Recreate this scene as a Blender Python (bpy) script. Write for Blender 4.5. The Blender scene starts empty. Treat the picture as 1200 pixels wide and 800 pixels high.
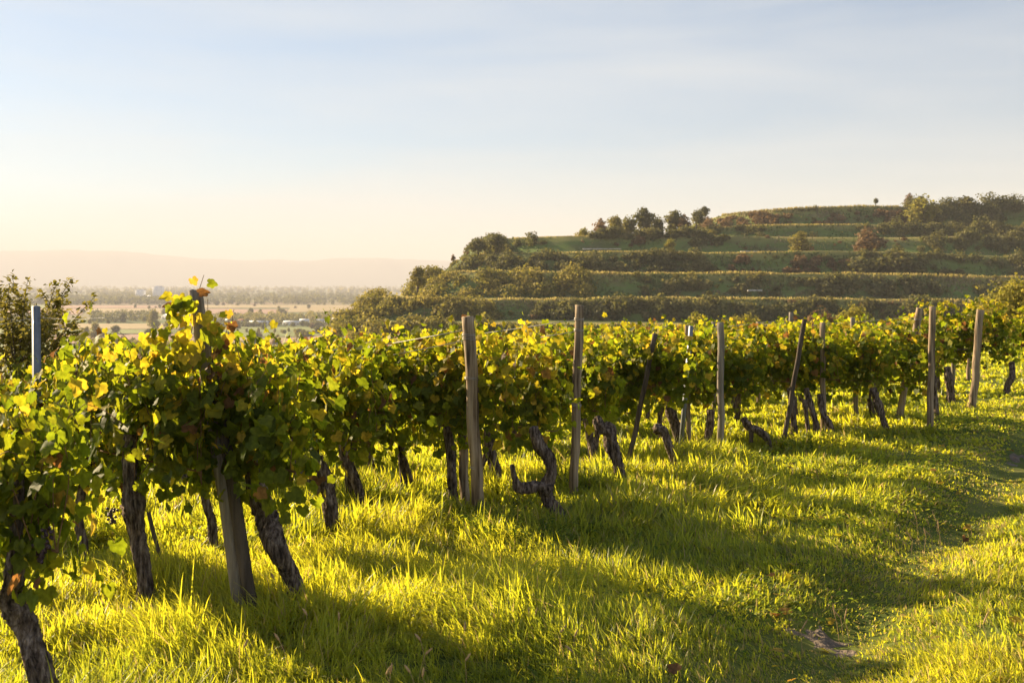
import bpy, math, random
import numpy as np
from mathutils import Vector

rng = np.random.default_rng(7)
random.seed(7)
SC = bpy.context.scene
COL = SC.collection
F, HZ, EYE = 1250.0, 330.0, 1.85           # lens in photo pixels, horizon row, eye height
PLAIN = -48.0
UP0 = np.array([-1.5, 5.96]); EN = np.array([-.755, .656])   # end line of the rows; direction the rows run in
ROWANG = math.atan2(EN[1], EN[0])

# ------------------------------------------------------------------ terrain
def sstep(a, b, x):
    t = np.clip((x-a)/(b-a), 0, 1); return t*t*(3-2*t)
def softp(x, k): return k*np.logaddexp(0, np.clip(x/k, -60, 600))
def vnoise(x, y, s, seed=0):
    x = np.asarray(x, float)/s; y = np.asarray(y, float)/s
    xi = np.floor(x).astype(np.int64); yi = np.floor(y).astype(np.int64)
    fx = x-xi; fy = y-yi; fx = fx*fx*(3-2*fx); fy = fy*fy*(3-2*fy)
    def h(a, b):
        n = (a*374761393+b*668265263+seed*974634777) & 0xffffffff
        n = ((n ^ (n >> 13))*1274126177) & 0xffffffff
        return ((n ^ (n >> 16)) & 0xffff)/65535.0
    return (h(xi, yi)*(1-fx)+h(xi+1, yi)*fx)*(1-fy)+(h(xi, yi+1)*(1-fx)+h(xi+1, yi+1)*fx)*fy
def terr(x, y):
    x = np.asarray(x, float); y = np.asarray(y, float)
    u = (x-UP0[0])*EN[0]+(y-UP0[1])*EN[1]
    z = -.045*softp(u, 1.) - .2*softp(u-15, 2.) - .13*softp(np.hypot(x, y)-48, 4.)
    base = PLAIN + 30*sstep(-190, -50, x)*(1-sstep(900, 1500, np.hypot(x, y)))
    m = np.exp(-np.clip((z-base)/1.5, -40, 40))
    z = base + softp(z-base, 1.5)
    near = 1-sstep(25, 60, np.hypot(x, y))
    v = (vnoise(x, y, 1.4, 3)-.5)*.15+(vnoise(x, y, .6, 5)-.5)*.07
    off = (x-1.59)*.836-(y-5.43)*.549                      # worn wheel rut and its grassy shoulders
    rut = -.075*np.exp(-((off-.05)/.3)**2)+.06*np.exp(-((off+.62)/.35)**2)+.04*np.exp(-((off-.75)/.35)**2)-.05*np.exp(-((off-1.75)/.3)**2)
    return z + (v+rut*(y > 1)*(u < .5))*near
def hit(px, py):
    dx = (px-600)/F; dz = -(py-HZ)/F
    lo = 1.0; d = 1.0
    while d < 9000:
        if EYE+dz*d <= terr(dx*d, d): break
        lo = d; d *= 1.01
    hi = d
    for _ in range(30):
        m = (lo+hi)/2
        if EYE+dz*m <= terr(dx*m, m): hi = m
        else: lo = m
    return dx*hi, hi, float(terr(dx*hi, hi))
def P(px, py, d): return ((px-600)/F*d, d, EYE-(py-HZ)/F*d)
def plain_pt(px, py, z=PLAIN):
    d = F*(EYE-z)/(py-HZ); return ((px-600)/F*d, d)

# ------------------------------------------------------------------ helpers
def mesh_np(name, V, faces, mat, parent=None, attr=None, smooth=False, loc=None, normals=None):
    """faces: list of (array n x k) index arrays"""
    me = bpy.data.meshes.new(name)
    V = np.ascontiguousarray(V, dtype=np.float32)
    me.vertices.add(len(V)); me.vertices.foreach_set('co', V.ravel())
    ls = []; tot = []
    for f in faces:
        f = np.asarray(f, dtype=np.int32)
        if len(f) == 0: continue
        ls.append(f.ravel()); tot.append(np.full(len(f), f.shape[1], np.int32))
    ls = np.concatenate(ls); tot = np.concatenate(tot)
    st = np.concatenate([[0], np.cumsum(tot)[:-1]]).astype(np.int32)
    me.loops.add(len(ls)); me.loops.foreach_set('vertex_index', ls)
    me.polygons.add(len(tot)); me.polygons.foreach_set('loop_start', st)
    me.polygons.foreach_set('loop_total', tot)
    if smooth: me.polygons.foreach_set('use_smooth', np.ones(len(tot), bool))
    me.update(calc_edges=True)
    if attr is not None:
        a = me.attributes.new('tint', 'FLOAT', 'POINT')
        a.data.foreach_set('value', np.asarray(attr, np.float32))
    me.materials.append(mat)
    o = bpy.data.objects.new(name, me); COL.objects.link(o)
    if parent: o.parent = parent
    if loc is not None: o.location = loc
    return o
def tag(o, label=None, cat=None, group=None, kind=None):
    if label: o['label'] = label
    if cat: o['category'] = cat
    if group: o['group'] = group
    if kind: o['kind'] = kind
    return o
def empty(name, loc, label, cat, group=None, rz=0):
    o = bpy.data.objects.new(name, None); COL.objects.link(o); o.location = loc
    o.rotation_euler = (0, 0, rz); o.empty_display_size = .1
    return tag(o, label, cat, group)
def copy_tree(o, parent=None):
    c = o.copy(); COL.objects.link(c)
    if parent: c.parent = parent
    for ch in list(o.children):
        copy_tree(ch, c)
    return c

# ------------------------------------------------------------------ materials
def newmat(name):
    m = bpy.data.materials.new(name); m.use_nodes = True
    nt = m.node_tree; nt.nodes.clear()
    return m, nt, nt.nodes, nt.links
def ramp(nd, stops, interp='LINEAR'):
    r = nd.new('ShaderNodeValToRGB'); e = r.color_ramp; e.interpolation = interp
    while len(e.elements) > 1: e.elements.remove(e.elements[-1])
    e.elements[0].position = stops[0][0]; e.elements[0].color = (*stops[0][1], 1)
    for p, c in stops[1:]:
        k = e.elements.new(p); k.color = (*c, 1)
    return r
def leaf_mat(name, stops, tstops, trans=.45, rough=.6, spec=.05, vary=.25, nscale=40):
    m, nt, nd, ln = newmat(name)
    at = nd.new('ShaderNodeAttribute'); at.attribute_name = 'tint'
    r1 = ramp(nd, stops); r2 = ramp(nd, tstops)
    ln.new(at.outputs['Fac'], r1.inputs[0]); ln.new(at.outputs['Fac'], r2.inputs[0])
    tc = nd.new('ShaderNodeTexCoord'); no = nd.new('ShaderNodeTexNoise'); no.inputs['Scale'].default_value = nscale
    ln.new(tc.outputs['Object'], no.inputs['Vector'])
    mr = nd.new('ShaderNodeMapRange'); mr.inputs['From Min'].default_value = .3; mr.inputs['From Max'].default_value = .7
    mr.inputs['To Min'].default_value = 1-vary; mr.inputs['To Max'].default_value = 1+vary
    ln.new(no.outputs['Fac'], mr.inputs['Value'])
    outs = []
    for r in (r1, r2):
        v = nd.new('ShaderNodeVectorMath'); v.operation = 'SCALE'
        ln.new(r.outputs['Color'], v.inputs[0]); ln.new(mr.outputs['Result'], v.inputs['Scale']); outs.append(v)
    p = nd.new('ShaderNodeBsdfPrincipled'); p.inputs['Roughness'].default_value = rough
    p.inputs['Specular IOR Level'].default_value = spec
    ln.new(outs[0].outputs[0], p.inputs['Base Color'])
    t = nd.new('ShaderNodeBsdfTranslucent'); ln.new(outs[1].outputs[0], t.inputs['Color'])
    mx = nd.new('ShaderNodeMixShader'); mx.inputs[0].default_value = trans
    ln.new(p.outputs[0], mx.inputs[1]); ln.new(t.outputs[0], mx.inputs[2])
    o = nd.new('ShaderNodeOutputMaterial'); ln.new(mx.outputs[0], o.inputs['Surface'])
    return m
def noise_mat(name, stops, scale=5, detail=6, rough=.9, bump=0, bscale=None, stretch=None, bdist=.01, spec=.2, coord='Object', wave=None):
    m, nt, nd, ln = newmat(name)
    tc = nd.new('ShaderNodeTexCoord'); mp = nd.new('ShaderNodeMapping')
    if stretch: mp.inputs['Scale'].default_value = stretch
    ln.new(tc.outputs[coord], mp.inputs['Vector'])
    no = nd.new('ShaderNodeTexNoise'); no.inputs['Scale'].default_value = scale; no.inputs['Detail'].default_value = detail
    no.inputs['Roughness'].default_value = .6
    ln.new(mp.outputs[0], no.inputs['Vector'])
    r = ramp(nd, stops); ln.new(no.outputs['Fac'], r.inputs[0])
    p = nd.new('ShaderNodeBsdfPrincipled'); p.inputs['Roughness'].default_value = rough
    p.inputs['Specular IOR Level'].default_value = spec
    ln.new(r.outputs['Color'], p.inputs['Base Color'])
    if bump:
        n2 = nd.new('ShaderNodeTexNoise'); n2.inputs['Scale'].default_value = bscale or scale*3; n2.inputs['Detail'].default_value = 8
        ln.new(mp.outputs[0], n2.inputs['Vector'])
        b = nd.new('ShaderNodeBump'); b.inputs['Strength'].default_value = bump; b.inputs['Distance'].default_value = bdist
        ln.new(n2.outputs['Fac'], b.inputs['Height']); ln.new(b.outputs[0], p.inputs['Normal'])
    o = nd.new('ShaderNodeOutputMaterial'); ln.new(p.outputs[0], o.inputs['Surface'])
    return m

M = {}
M['leaf'] = leaf_mat('vine_leaf',
    [(0, (.04, .06, .014)), (.45, (.085, .105, .018)), (.65, (.16, .16, .02)), (.8, (.32, .27, .03)), (.91, (.34, .24, .04)), (.95, (.20, .10, .04)), (1, (.11, .065, .035))],
    [(0, (.24, .32, .012)), (.45, (.42, .46, .015)), (.65, (.64, .58, .02)), (.8, (.85, .68, .03)), (.91, (.8, .52, .04)), (.95, (.38, .17, .04)), (1, (.14, .07, .03))],
    trans=.52, rough=.6, spec=.14, vary=.3, nscale=45)
M['grass'] = leaf_mat('grass_blade',
    [(0, (.09, .13, .03)), (.5, (.21, .24, .045)), (.85, (.32, .33, .055)), (.93, (.35, .28, .10)), (1, (.42, .32, .16))],
    [(0, (.44, .53, .03)), (.5, (.84, .81, .035)), (.85, (.97, .88, .04)), (.93, (.6, .45, .14)), (1, (.6, .45, .2))],
    trans=.5, rough=.45, spec=.3, vary=.15, nscale=3)
M['weed'] = leaf_mat('weed_leaf', [(0, (.05, .09, .02)), (1, (.13, .16, .03))], [(0, (.25, .38, .03)), (1, (.5, .5, .04))], trans=.45)
M['crown_dark'] = leaf_mat('dark_crown', [(0, (.08, .085, .032)), (1, (.18, .16, .065))], [(0, (.18, .18, .03)), (1, (.34, .3, .07))], trans=.3, vary=.25, nscale=.3)
M['crown_mid'] = leaf_mat('mid_crown', [(0, (.14, .13, .032)), (1, (.31, .25, .07))], [(0, (.25, .24, .03)), (1, (.5, .4, .07))], trans=.35, vary=.25, nscale=.3)
M['crown_yellow'] = leaf_mat('yellow_crown', [(0, (.13, .13, .025)), (1, (.26, .22, .05))], [(0, (.4, .38, .04)), (1, (.62, .5, .1))], trans=.4, vary=.2, nscale=.3)
M['crown_brown'] = leaf_mat('brown_crown', [(0, (.10, .07, .035)), (1, (.2, .14, .07))], [(0, (.25, .14, .05)), (1, (.4, .24, .1))], trans=.3, vary=.25, nscale=.3)
M['bark'] = noise_mat('vine_bark', [(.36, (.025, .018, .015)), (.47, (.11, .08, .065)), (.56, (.20, .155, .13)), (.68, (.36, .29, .25))], scale=48, detail=8, rough=.95, bump=1, bscale=90, stretch=(1, 1, .22), bdist=.03)
M['treebark'] = noise_mat('tree_bark', [(.3, (.05, .04, .03)), (.7, (.13, .10, .08))], scale=10, rough=.95)
M['cane'] = noise_mat('vine_cane', [(.3, (.12, .06, .03)), (.7, (.25, .15, .08))], scale=30, rough=.8)
M['wood'] = noise_mat('weathered_wood', [(.36, (.06, .04, .025)), (.46, (.22, .16, .105)), (.64, (.42, .33, .23))], scale=14, detail=9, rough=.9, bump=.8, bscale=40, stretch=(2, 2, .1), bdist=.01)
M['woodgrey'] = noise_mat('grey_wood', [(.3, (.12, .10, .08)), (.5, (.24, .205, .165)), (.7, (.38, .33, .27))], scale=14, detail=9, rough=.9, bump=.8, bscale=40, stretch=(2, 2, .1), bdist=.01)
M['wooddark'] = noise_mat('dark_wood', [(.3, (.045, .035, .028)), (.7, (.14, .11, .085))], scale=14, detail=9, rough=.9, bump=.8, bscale=40, stretch=(2, 2, .1), bdist=.01)
def metal(name, c, r=.45, me=.8):
    m = noise_mat(name, [(.3, tuple(x*.75 for x in c)), (.7, c)], scale=25, rough=r)
    m.node_tree.nodes['Principled BSDF'].inputs['Metallic'].default_value = me; return m
M['zinc'] = metal('galvanised_steel', (.22, .24, .28), .55, .6)
M['blackm'] = metal('dark_steel', (.05, .05, .055), .5, .4)
M['wire'] = metal('wire_steel', (.45, .43, .42), .4, .7)
M['soil'] = noise_mat('bare_soil', [(.3, (.09, .07, .052)), (.5, (.16, .125, .098)), (.75, (.25, .205, .165))], scale=6, detail=10, rough=.95, bump=1, bscale=25, bdist=.03)
M['seed'] = noise_mat('seed_head', [(.3, (.32, .2, .10)), (.7, (.5, .34, .18))], scale=60, rough=.8)
M['fruit'] = noise_mat('grape_skin', [(.3, (.03, .015, .03)), (.7, (.08, .04, .06))], scale=10, rough=.4, spec=.5)

# ground sheet: grass near, scrubby meadow slope, ploughed plain far away
def ground_mat():
    m, nt, nd, ln = newmat('ground_sheet')
    tc = nd.new('ShaderNodeTexCoord')
    n1 = nd.new('ShaderNodeTexNoise'); n1.inputs['Scale'].default_value = 2.2; n1.inputs['Detail'].default_value = 10
    ln.new(tc.outputs['Object'], n1.inputs['Vector'])
    near = ramp(nd, [(.3, (.05, .07, .015)), (.55, (.11, .13, .025)), (.75, (.17, .15, .05))]); ln.new(n1.outputs['Fac'], near.inputs[0])
    mp = nd.new('ShaderNodeMapping'); mp.inputs['Scale'].default_value = (.0012, .006, 1); mp.inputs['Rotation'].default_value = (0, 0, .12)
    ln.new(tc.outputs['Object'], mp.inputs['Vector'])
    vo = nd.new('ShaderNodeTexVoronoi'); vo.inputs['Scale'].default_value = 1.6; ln.new(mp.outputs[0], vo.inputs['Vector'])
    far = ramp(nd, [(0, (.09, .12, .035)), (.25, (.20, .17, .08)), (.5, (.13, .15, .05)), (.7, (.26, .17, .11)), (.85, (.17, .16, .06))], 'CONSTANT')
    sp = nd.new('ShaderNodeSeparateColor'); ln.new(vo.outputs['Color'], sp.inputs[0]); ln.new(sp.outputs[0], far.inputs[0])
    sx = nd.new('ShaderNodeSeparateXYZ'); ln.new(tc.outputs['Object'], sx.inputs[0])
    mr = nd.new('ShaderNodeMapRange'); mr.inputs['From Min'].default_value = PLAIN+1.0; mr.inputs['From Max'].default_value = PLAIN+3.5
    ln.new(sx.outputs['Z'], mr.inputs['Value'])
    mx = nd.new('ShaderNodeMix'); mx.data_type = 'RGBA'
    ln.new(mr.outputs['Result'], mx.inputs[0]); ln.new(far.outputs['Color'], mx.inputs[6]); ln.new(near.outputs['Color'], mx.inputs[7])
    p = nd.new('ShaderNodeBsdfPrincipled'); p.inputs['Roughness'].default_value = 1; p.inputs['Specular IOR Level'].default_value = .1
    ln.new(mx.outputs[2], p.inputs['Base Color'])
    o = nd.new('ShaderNodeOutputMaterial'); ln.new(p.outputs[0], o.inputs['Surface'])
    return m
M['ground'] = ground_mat()

# ------------------------------------------------------------------ ground mesh
def build_ground():
    nr, na = 330, 360
    r = np.concatenate([[0.0], np.geomspace(.3, 17000, nr-1)])
    a = np.linspace(0, 2*math.pi, na, endpoint=False)
    R, A = np.meshgrid(r, a, indexing='ij')
    X = R*np.cos(A); Y = R*np.sin(A); Z = terr(X, Y)
    V = np.stack([X.ravel(), Y.ravel(), Z.ravel()], 1)
    i = np.arange(nr-1)[:, None]; j = np.arange(na)[None, :]; j2 = (j+1) % na
    Q = np.stack([(i*na+j).ravel(), ((i+1)*na+j).ravel(), ((i+1)*na+j2).ravel(), (i*na+j2).ravel()], 1)
    o = mesh_np('ground', V, [Q], M['ground'], smooth=True); tag(o, kind='structure')
build_ground()

# ------------------------------------------------------------------ bare soil and track
PATCH = []
def soil_patch(px, py, rx, ry, rot, seed):
    x, y, z = hit(px, py); n = 40
    k = np.random.default_rng(seed)
    th = np.linspace(0, 2*math.pi, n, endpoint=False)
    rr = 1+.25*np.sin(3*th+seed)+.15*np.sin(7*th+2*seed)+k.normal(0, .04, n)
    V = [(x, y, 0)]
    for s in np.linspace(.12, 1, 8):
        for t, q in zip(th, rr):
            a, b = 1.35*rx*q*s*math.cos(t), 1.35*ry*q*s*math.sin(t)
            V.append((x+a*math.cos(rot)-b*math.sin(rot), y+a*math.sin(rot)+b*math.cos(rot), 0))
    V = np.array(V); V[:, 2] = terr(V[:, 0], V[:, 1])+.012
    V[:, 2] -= .06*np.concatenate([[0], np.repeat(np.linspace(.12, 1, 8)**3, n)]); V[:, 2] += (vnoise(V[:, 0], V[:, 1], .035, 5)-.5)*.02+(vnoise(V[:, 0], V[:, 1], .1, 6)-.5)*.03
    tri = [(0, 1+i, 1+(i+1) % n) for i in range(n)]
    quads = [(1+r*n+i, 1+(r+1)*n+i, 1+(r+1)*n+(i+1) % n, 1+r*n+(i+1) % n) for r in range(7) for i in range(n)]
    tag(mesh_np('bare_soil', V, [tri, quads], M['soil'], smooth=True), kind='structure')
    PATCH.append((x, y, rx, ry, rot))
soil_patch(966, 754, .17, .3, .3, 1)
soil_patch(1192, 545, .16, .5, -.6, 2)

# ------------------------------------------------------------------ grass
R0 = np.array(hit(966, 756)[:2]); R1 = np.array(hit(1186, 546)[:2]); RD = (R1-R0)/np.linalg.norm(R1-R0)
RN = np.array([RD[1], -RD[0]])
ROWHEADS = []   # filled below, used for taller grass under the rows
def rowdist(x, y):
    d = np.full(np.shape(x), 9.)
    for hx, hy in ROWHEADS:
        ax, ay = x-hx, y-hy
        s = ax*EN[0]+ay*EN[1]; t = np.abs(ax*(-EN[1])+ay*EN[0])
        d = np.minimum(d, np.where(s > -.7, t, np.hypot(t, s+.7)))
    return d
def build_grass():
    VV = []; F4 = []; F3 = []; T = []; base = 0
    # (rmin, rmax, tufts per m2, blades per tuft, width)
    for (r0, r1, dens, nb, w) in ((1.8, 5.6, 480, 12, .0027), (5.6, 8, 380, 11, .0037), (8, 12, 230, 9, .0065), (12, 18, 120, 8, .011), (18, 30, 32, 8, .022), (30, 52, 9, 8, .045)):
        half = math.radians(43 if r0 < 12 else 38)
        area = half*(r1*r1-r0*r0); n = int(area*dens*1.15)
        rr = np.sqrt(rng.uniform(r0*r0, r1*r1, n)); aa = rng.uniform(-half, half, n)
        x = rr*np.sin(aa); y = rr*np.cos(aa)
        u = (x-UP0[0])*EN[0]+(y-UP0[1])*EN[1]
        off = (x-R0[0])*RN[0]+(y-R0[1])*RN[1]
        n1 = vnoise(x, y, .55, 11); n2 = vnoise(x, y, 1.7, 12); n3 = vnoise(x, y, .22, 13)
        track = np.exp(-((off-.05)/.38)**2)+.75*np.exp(-((off-1.75)/.35)**2)
        track = np.clip(track, 0, 1)*(u < .3)
        left = sstep(-.2, 1.2, -off-.35+.7*(n2-.5))
        L = .045+.05*n1*(.3+n3) + left*(.02+.085*n1*(.4+n2)+.04*n3)
        L *= .65+.75*vnoise(x, y, .42, 17); L *= (1-.55*track)
        rd = rowdist(x, y)
        L *= (1+.15*np.exp(-(rd/.3)**2)*(.3+n1))*(1-.35*sstep(9, 14, np.hypot(x, y)))
        L *= (.8+.6*rng.random(n))*.8
        keep = rng.random(n) < (1-.05*track)
        for (cx, cy, rx, ry, rot) in PATCH:
            a = (x-cx)*math.cos(rot)+(y-cy)*math.sin(rot); b = -(x-cx)*math.sin(rot)+(y-cy)*math.cos(rot)
            e = (a/rx)**2+(b/ry)**2
            keep &= rng.random(n) < np.clip((e-.25)/.9, .06, 1)
        x, y, L, n1, track, left, rd = [q[keep] for q in (x, y, L, n1, track, left, rd)]
        n = len(x)
        # combing direction: grass bends downwind with local swirl
        wd = 2*math.pi*vnoise(x, y, .9, 21)+.8
        tt = vnoise(x, y, .8, 31)*.5+rng.random(n)*.45-.05
        x = np.repeat(x, nb); y = np.repeat(y, nb); L = np.repeat(L, nb); wd = np.repeat(wd, nb); tt = np.repeat(tt, nb); lf = np.repeat(left, nb); tk = np.repeat(track, nb)
        N = len(x)
        x = x+rng.normal(0, .02+.004*w/.004, N); y = y+rng.normal(0, .02+.004*w/.004, N)
        L = L*rng.uniform(.55, 1.35, N)
        long = rng.random(N) < .03; L = np.where(long, L*1.5, L)
        ang = rng.uniform(0, 2*math.pi, N)
        lx = .45*np.cos(ang)+.35*np.cos(wd); ly = .45*np.sin(ang)+.35*np.sin(wd)
        bend = rng.uniform(.3, 1.7, N)
        dx, dy = lx*bend, ly*bend
        z = terr(x, y)-.01
        wa = ang+math.pi/2+rng.normal(0, .6, N)
        wx, wy = np.cos(wa), np.sin(wa)
        ww = w*rng.uniform(.6, 1.4, N)
        pts = []
        for t, wt in ((0, .8), (.45, 1.), (.8, .65), (1., 0)):
            cx = x+dx*L*t*t*1.05+dx*L*.15*t; cy = y+dy*L*t*t*1.05+dy*L*.15*t
            droop = np.hypot(dx, dy)
            cz = z+L*(t-.42*t*t*droop)
            if wt:
                pts.append(np.stack([cx-wx*ww*wt, cy-wy*ww*wt, cz], 1)); pts.append(np.stack([cx+wx*ww*wt, cy+wy*ww*wt, cz], 1))
            else: pts.append(np.stack([cx, cy, cz], 1))
        V = np.stack(pts, 1).reshape(-1, 3)
        b = base+np.arange(N)*7
        F4.append(np.stack([b, b+1, b+3, b+2], 1)); F4.append(np.stack([b+2, b+3, b+5, b+4], 1)); F3.append(np.stack([b+4, b+5, b+6], 1))
        dry = rng.random(N) < .055+.05*(1-lf)+.22*tk
        tt = np.clip(tt+rng.normal(0, .1, N), 0, .86); tt = np.where(dry, .95, tt)
        T.append(np.repeat(tt, 7)); VV.append(V); base += N*7
    o = mesh_np('grass', np.concatenate(VV), [np.concatenate(F4), np.concatenate(F3)], M['grass'], attr=np.concatenate(T))
    tag(o, 'bright yellow-green grass covering the ground around the vines and track', 'grass', kind='stuff')
    print('grass blades', base//7)

# ------------------------------------------------------------------ tubes
def tube(path, radii, seg=10, rough=0., seed=0, cap=True, twist=0., sub=6):
    """smooth tube through path points; returns V, quads, tris"""
    k = np.random.default_rng(seed)
    path = np.array(path, float); radii = np.array(radii, float)
    n = len(path); ts = np.linspace(0, n-1, (n-1)*sub+1)
    # catmull-rom
    Pp = np.vstack([2*path[0]-path[1], path, 2*path[-1]-path[-2]])
    out = []; rr = []
    for t in ts:
        i = min(int(t), n-2); f = t-i
        p0, p1, p2, p3 = Pp[i], Pp[i+1], Pp[i+2], Pp[i+3]
        out.append(.5*((2*p1)+(-p0+p2)*f+(2*p0-5*p1+4*p2-p3)*f*f+(-p0+3*p1-3*p2+p3)*f**3))
        rr.append(radii[i]*(1-f)+radii[i+1]*f)
    C = np.array(out); rr = np.array(rr); m = len(C)
    Tn = np.gradient(C, axis=0); Tn /= np.linalg.norm(Tn, axis=1)[:, None]+1e-9
    ref = np.array([0, 1., 0]) if abs(Tn[0][1]) < .8 else np.array([1., 0, 0])
    V = []; a = np.linspace(0, 2*math.pi, seg, endpoint=False)
    ph = k.uniform(0, 6.28, 4); ridge = k.normal(0, .8, seg)*(rough > .1)
    for i in range(m):
        u = np.cross(Tn[i], ref); u /= np.linalg.norm(u)+1e-9; v = np.cross(Tn[i], u)
        aa = a+twist*i/m
        s = i/max(1, sub)
        rad = rr[i]*(1+rough*(.5*np.sin(3*aa+ph[0]+s*1.7)+.35*np.sin(5*a+ph[1]-s*2.3)+.4*np.sin(s*4.1+ph[2])+ridge*(.6+.5*math.sin(s*2.1+ph[3]))+k.normal(0, .35, seg)))
        V.append(C[i]+np.outer(np.cos(a)*rad, u)+np.outer(np.sin(a)*rad, v))
    V = np.concatenate(V)
    i = np.arange(m-1)[:, None]; j = np.arange(seg)[None, :]; j2 = (j+1) % seg
    Q = np.stack([(i*seg+j).ravel(), (i*seg+j2).ravel(), ((i+1)*seg+j2).ravel(), ((i+1)*seg+j).ravel()], 1)
    T = []
    if cap:
        V = np.vstack([V, C[0], C[-1]+Tn[-1]*rr[-1]*.25])
        c0, c1 = len(V)-2, len(V)-1
        for q in range(seg):
            T.append((c0, (q+1) % seg, q)); T.append((c1, (m-1)*seg+q, (m-1)*seg+(q+1) % seg))
    return V, Q, np.array(T, int).reshape(-1, 3)
def merge(parts):
    V = []; Q = []; T = []; b = 0
    for v, q, t in parts:
        V.append(v); Q.append(np.asarray(q)+b)
        if len(t): T.append(np.asarray(t)+b)
        b += len(v)
    return np.concatenate(V), np.concatenate(Q), (np.concatenate(T) if T else np.zeros((0, 3), int))

# ------------------------------------------------------------------ leaves
LO = np.array([(0, .18), (0, -.04), (.14, -.2), (.34, -.22), (.5, -.06), (.46, .08), (.55, .3), (.44, .46), (.3, .5), (.2, .68), (0, .84),
               (-.2, .68), (-.3, .5), (-.44, .46), (-.55, .3), (-.46, .08), (-.5, -.06), (-.34, -.22), (-.14, -.2)])
def leaves(pos, nrm, tip, size, k, outline=LO):
    n = len(pos); m = len(outline)
    nrm = nrm/np.linalg.norm(nrm, axis=1)[:, None]
    tip = tip-nrm*(tip*nrm).sum(1)[:, None]; tip /= np.linalg.norm(tip, axis=1)[:, None]+1e-9
    side = np.cross(tip, nrm)
    x = outline[:, 0][None]*size[:, None]*k.uniform(.85, 1.15, (n, 1)); y = outline[:, 1][None]*size[:, None]
    fold = k.uniform(-.1, .55, (n, 1)); curl = k.uniform(-.1, .7, (n, 1))
    z = fold*np.abs(x)-curl*(y*y)/size[:, None] - k.uniform(0, .5, (n, 1))*x*x/size[:, None]
    z += k.normal(0, .03, (n, m))*size[:, None]
    V = pos[:, None]+x[..., None]*side[:, None]+y[..., None]*tip[:, None]+z[..., None]*nrm[:, None]
    b = np.arange(n)[:, None]*m
    i = np.arange(1, m); j = np.concatenate([np.arange(2, m), [1]])
    T = np.stack([np.broadcast_to(b, (n, m-1)), b+i[None], b+j[None]], 2).reshape(-1, 3)
    return V.reshape(-1, 3), T
def tints(k, z, z0, z1, n, autumn=1.):
    h = np.clip((z-z0)/(z1-z0), 0, 1)
    t = k.uniform(0, .5, n)
    a = k.random(n)
    p = (.16+.42*h**3)*autumn
    t = np.where(a < p, k.uniform(.5, .9, n), t)
    b = k.random(n); t = np.where(b < .02*autumn+.04*h, k.uniform(.9, 1., n), t)
    return t
def foliage_geo(seed, L=1.3, W=.2, z0=.5, z1=1.42, nsh=44, size=.095, autumn=1., droop=.3, extra=110, tall=.0):
    k = np.random.default_rng(seed)
    pos = []; nr = []; tp = []; canes = []
    for s in range(nsh):
        x = k.uniform(-L/2, L/2); y = k.normal(0, W*.35); z = k.uniform(z0+.12, z0+.35)
        sd = 1 if k.random() < .5 else -1
        top = k.uniform(.35, 1.)*(z1-z)+z + (k.random() < .16)*k.uniform(0, .2)
        if s < tall*nsh: top += k.uniform(.1, .25)
        n = int(k.integers(10, 17)); lx = k.normal(0, .12); out = k.uniform(.0, .26)
        over = k.random() < droop
        pts = []
        for i in range(n):
            t = i/(n-1)
            px = x+lx*t; py = y+sd*(out*t*t+.02*math.sin(6*t+s)); pz = z+(top-z)*math.sin(t*(1.57 if not over else 2.5))
            if over: py += sd*.12*t*t
            p = np.array([px, py, pz]); pts.append(p)
            for _ in range(1 if k.random() < .6 else 2):
                o = k.normal(0, .055, 3); pos.append(p+o)
                nn = np.array([k.normal(0, .5), (np.sign(p[1]+o[1]+1e-6) if k.random() < .75 else -1)*k.uniform(.3, 1.2), k.uniform(-.1, 1.1)]); nr.append(nn)
                tp.append(np.array([k.normal(0, .6), k.normal(0, .5), -.75]))
        if s % 3 == 0: canes.append([np.array([x, 0., z0+.2])]*3+pts)
    for s in range(extra):
        p = np.array([k.uniform(-L/2, L/2), k.normal(0, W*.8), z0+abs(k.normal(0, .3))*(z1-z0)+k.uniform(-.06, .1)])
        pos.append(p); nr.append(np.array([k.normal(0, .6), np.sign(p[1])*k.uniform(.3, 1.2), k.uniform(-.1, .9)])); tp.append(np.array([k.normal(0, .6), k.normal(0, .5), -.8]))
    pos = np.array(pos); n = len(pos)
    sz = size*k.uniform(.5, 1.25, n)*(1-.25*np.clip((pos[:, 2]-z0)/(z1-z0)-.6, 0, 1))
    V, T = leaves(pos, np.array(nr), np.array(tp), sz, k)
    tt = tints(k, pos[:, 2], z0, z1, n, autumn)
    return V, T, np.repeat(tt, len(LO)), canes
def cane_geo(canes, seed=0, r=.0035):
    c0 = np.array([c[0] for c in canes]); c0 = c0[np.argsort(c0[:, 0])]
    parts = [tube(c0[::max(1, len(c0)//6)] if len(c0) > 8 else c0, [.006]*len(c0[::max(1, len(c0)//6)] if len(c0) > 8 else c0), 5, 0, 0, cap=False, sub=2)]
    for i, c in enumerate(canes):
        c = np.array(c)[::3]
        if len(c) < 2: continue
        parts.append(tube(c, np.linspace(r, r*.5, len(c)), 4, 0, i, cap=False, sub=2))
    return merge(parts)
FOL = []
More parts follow.
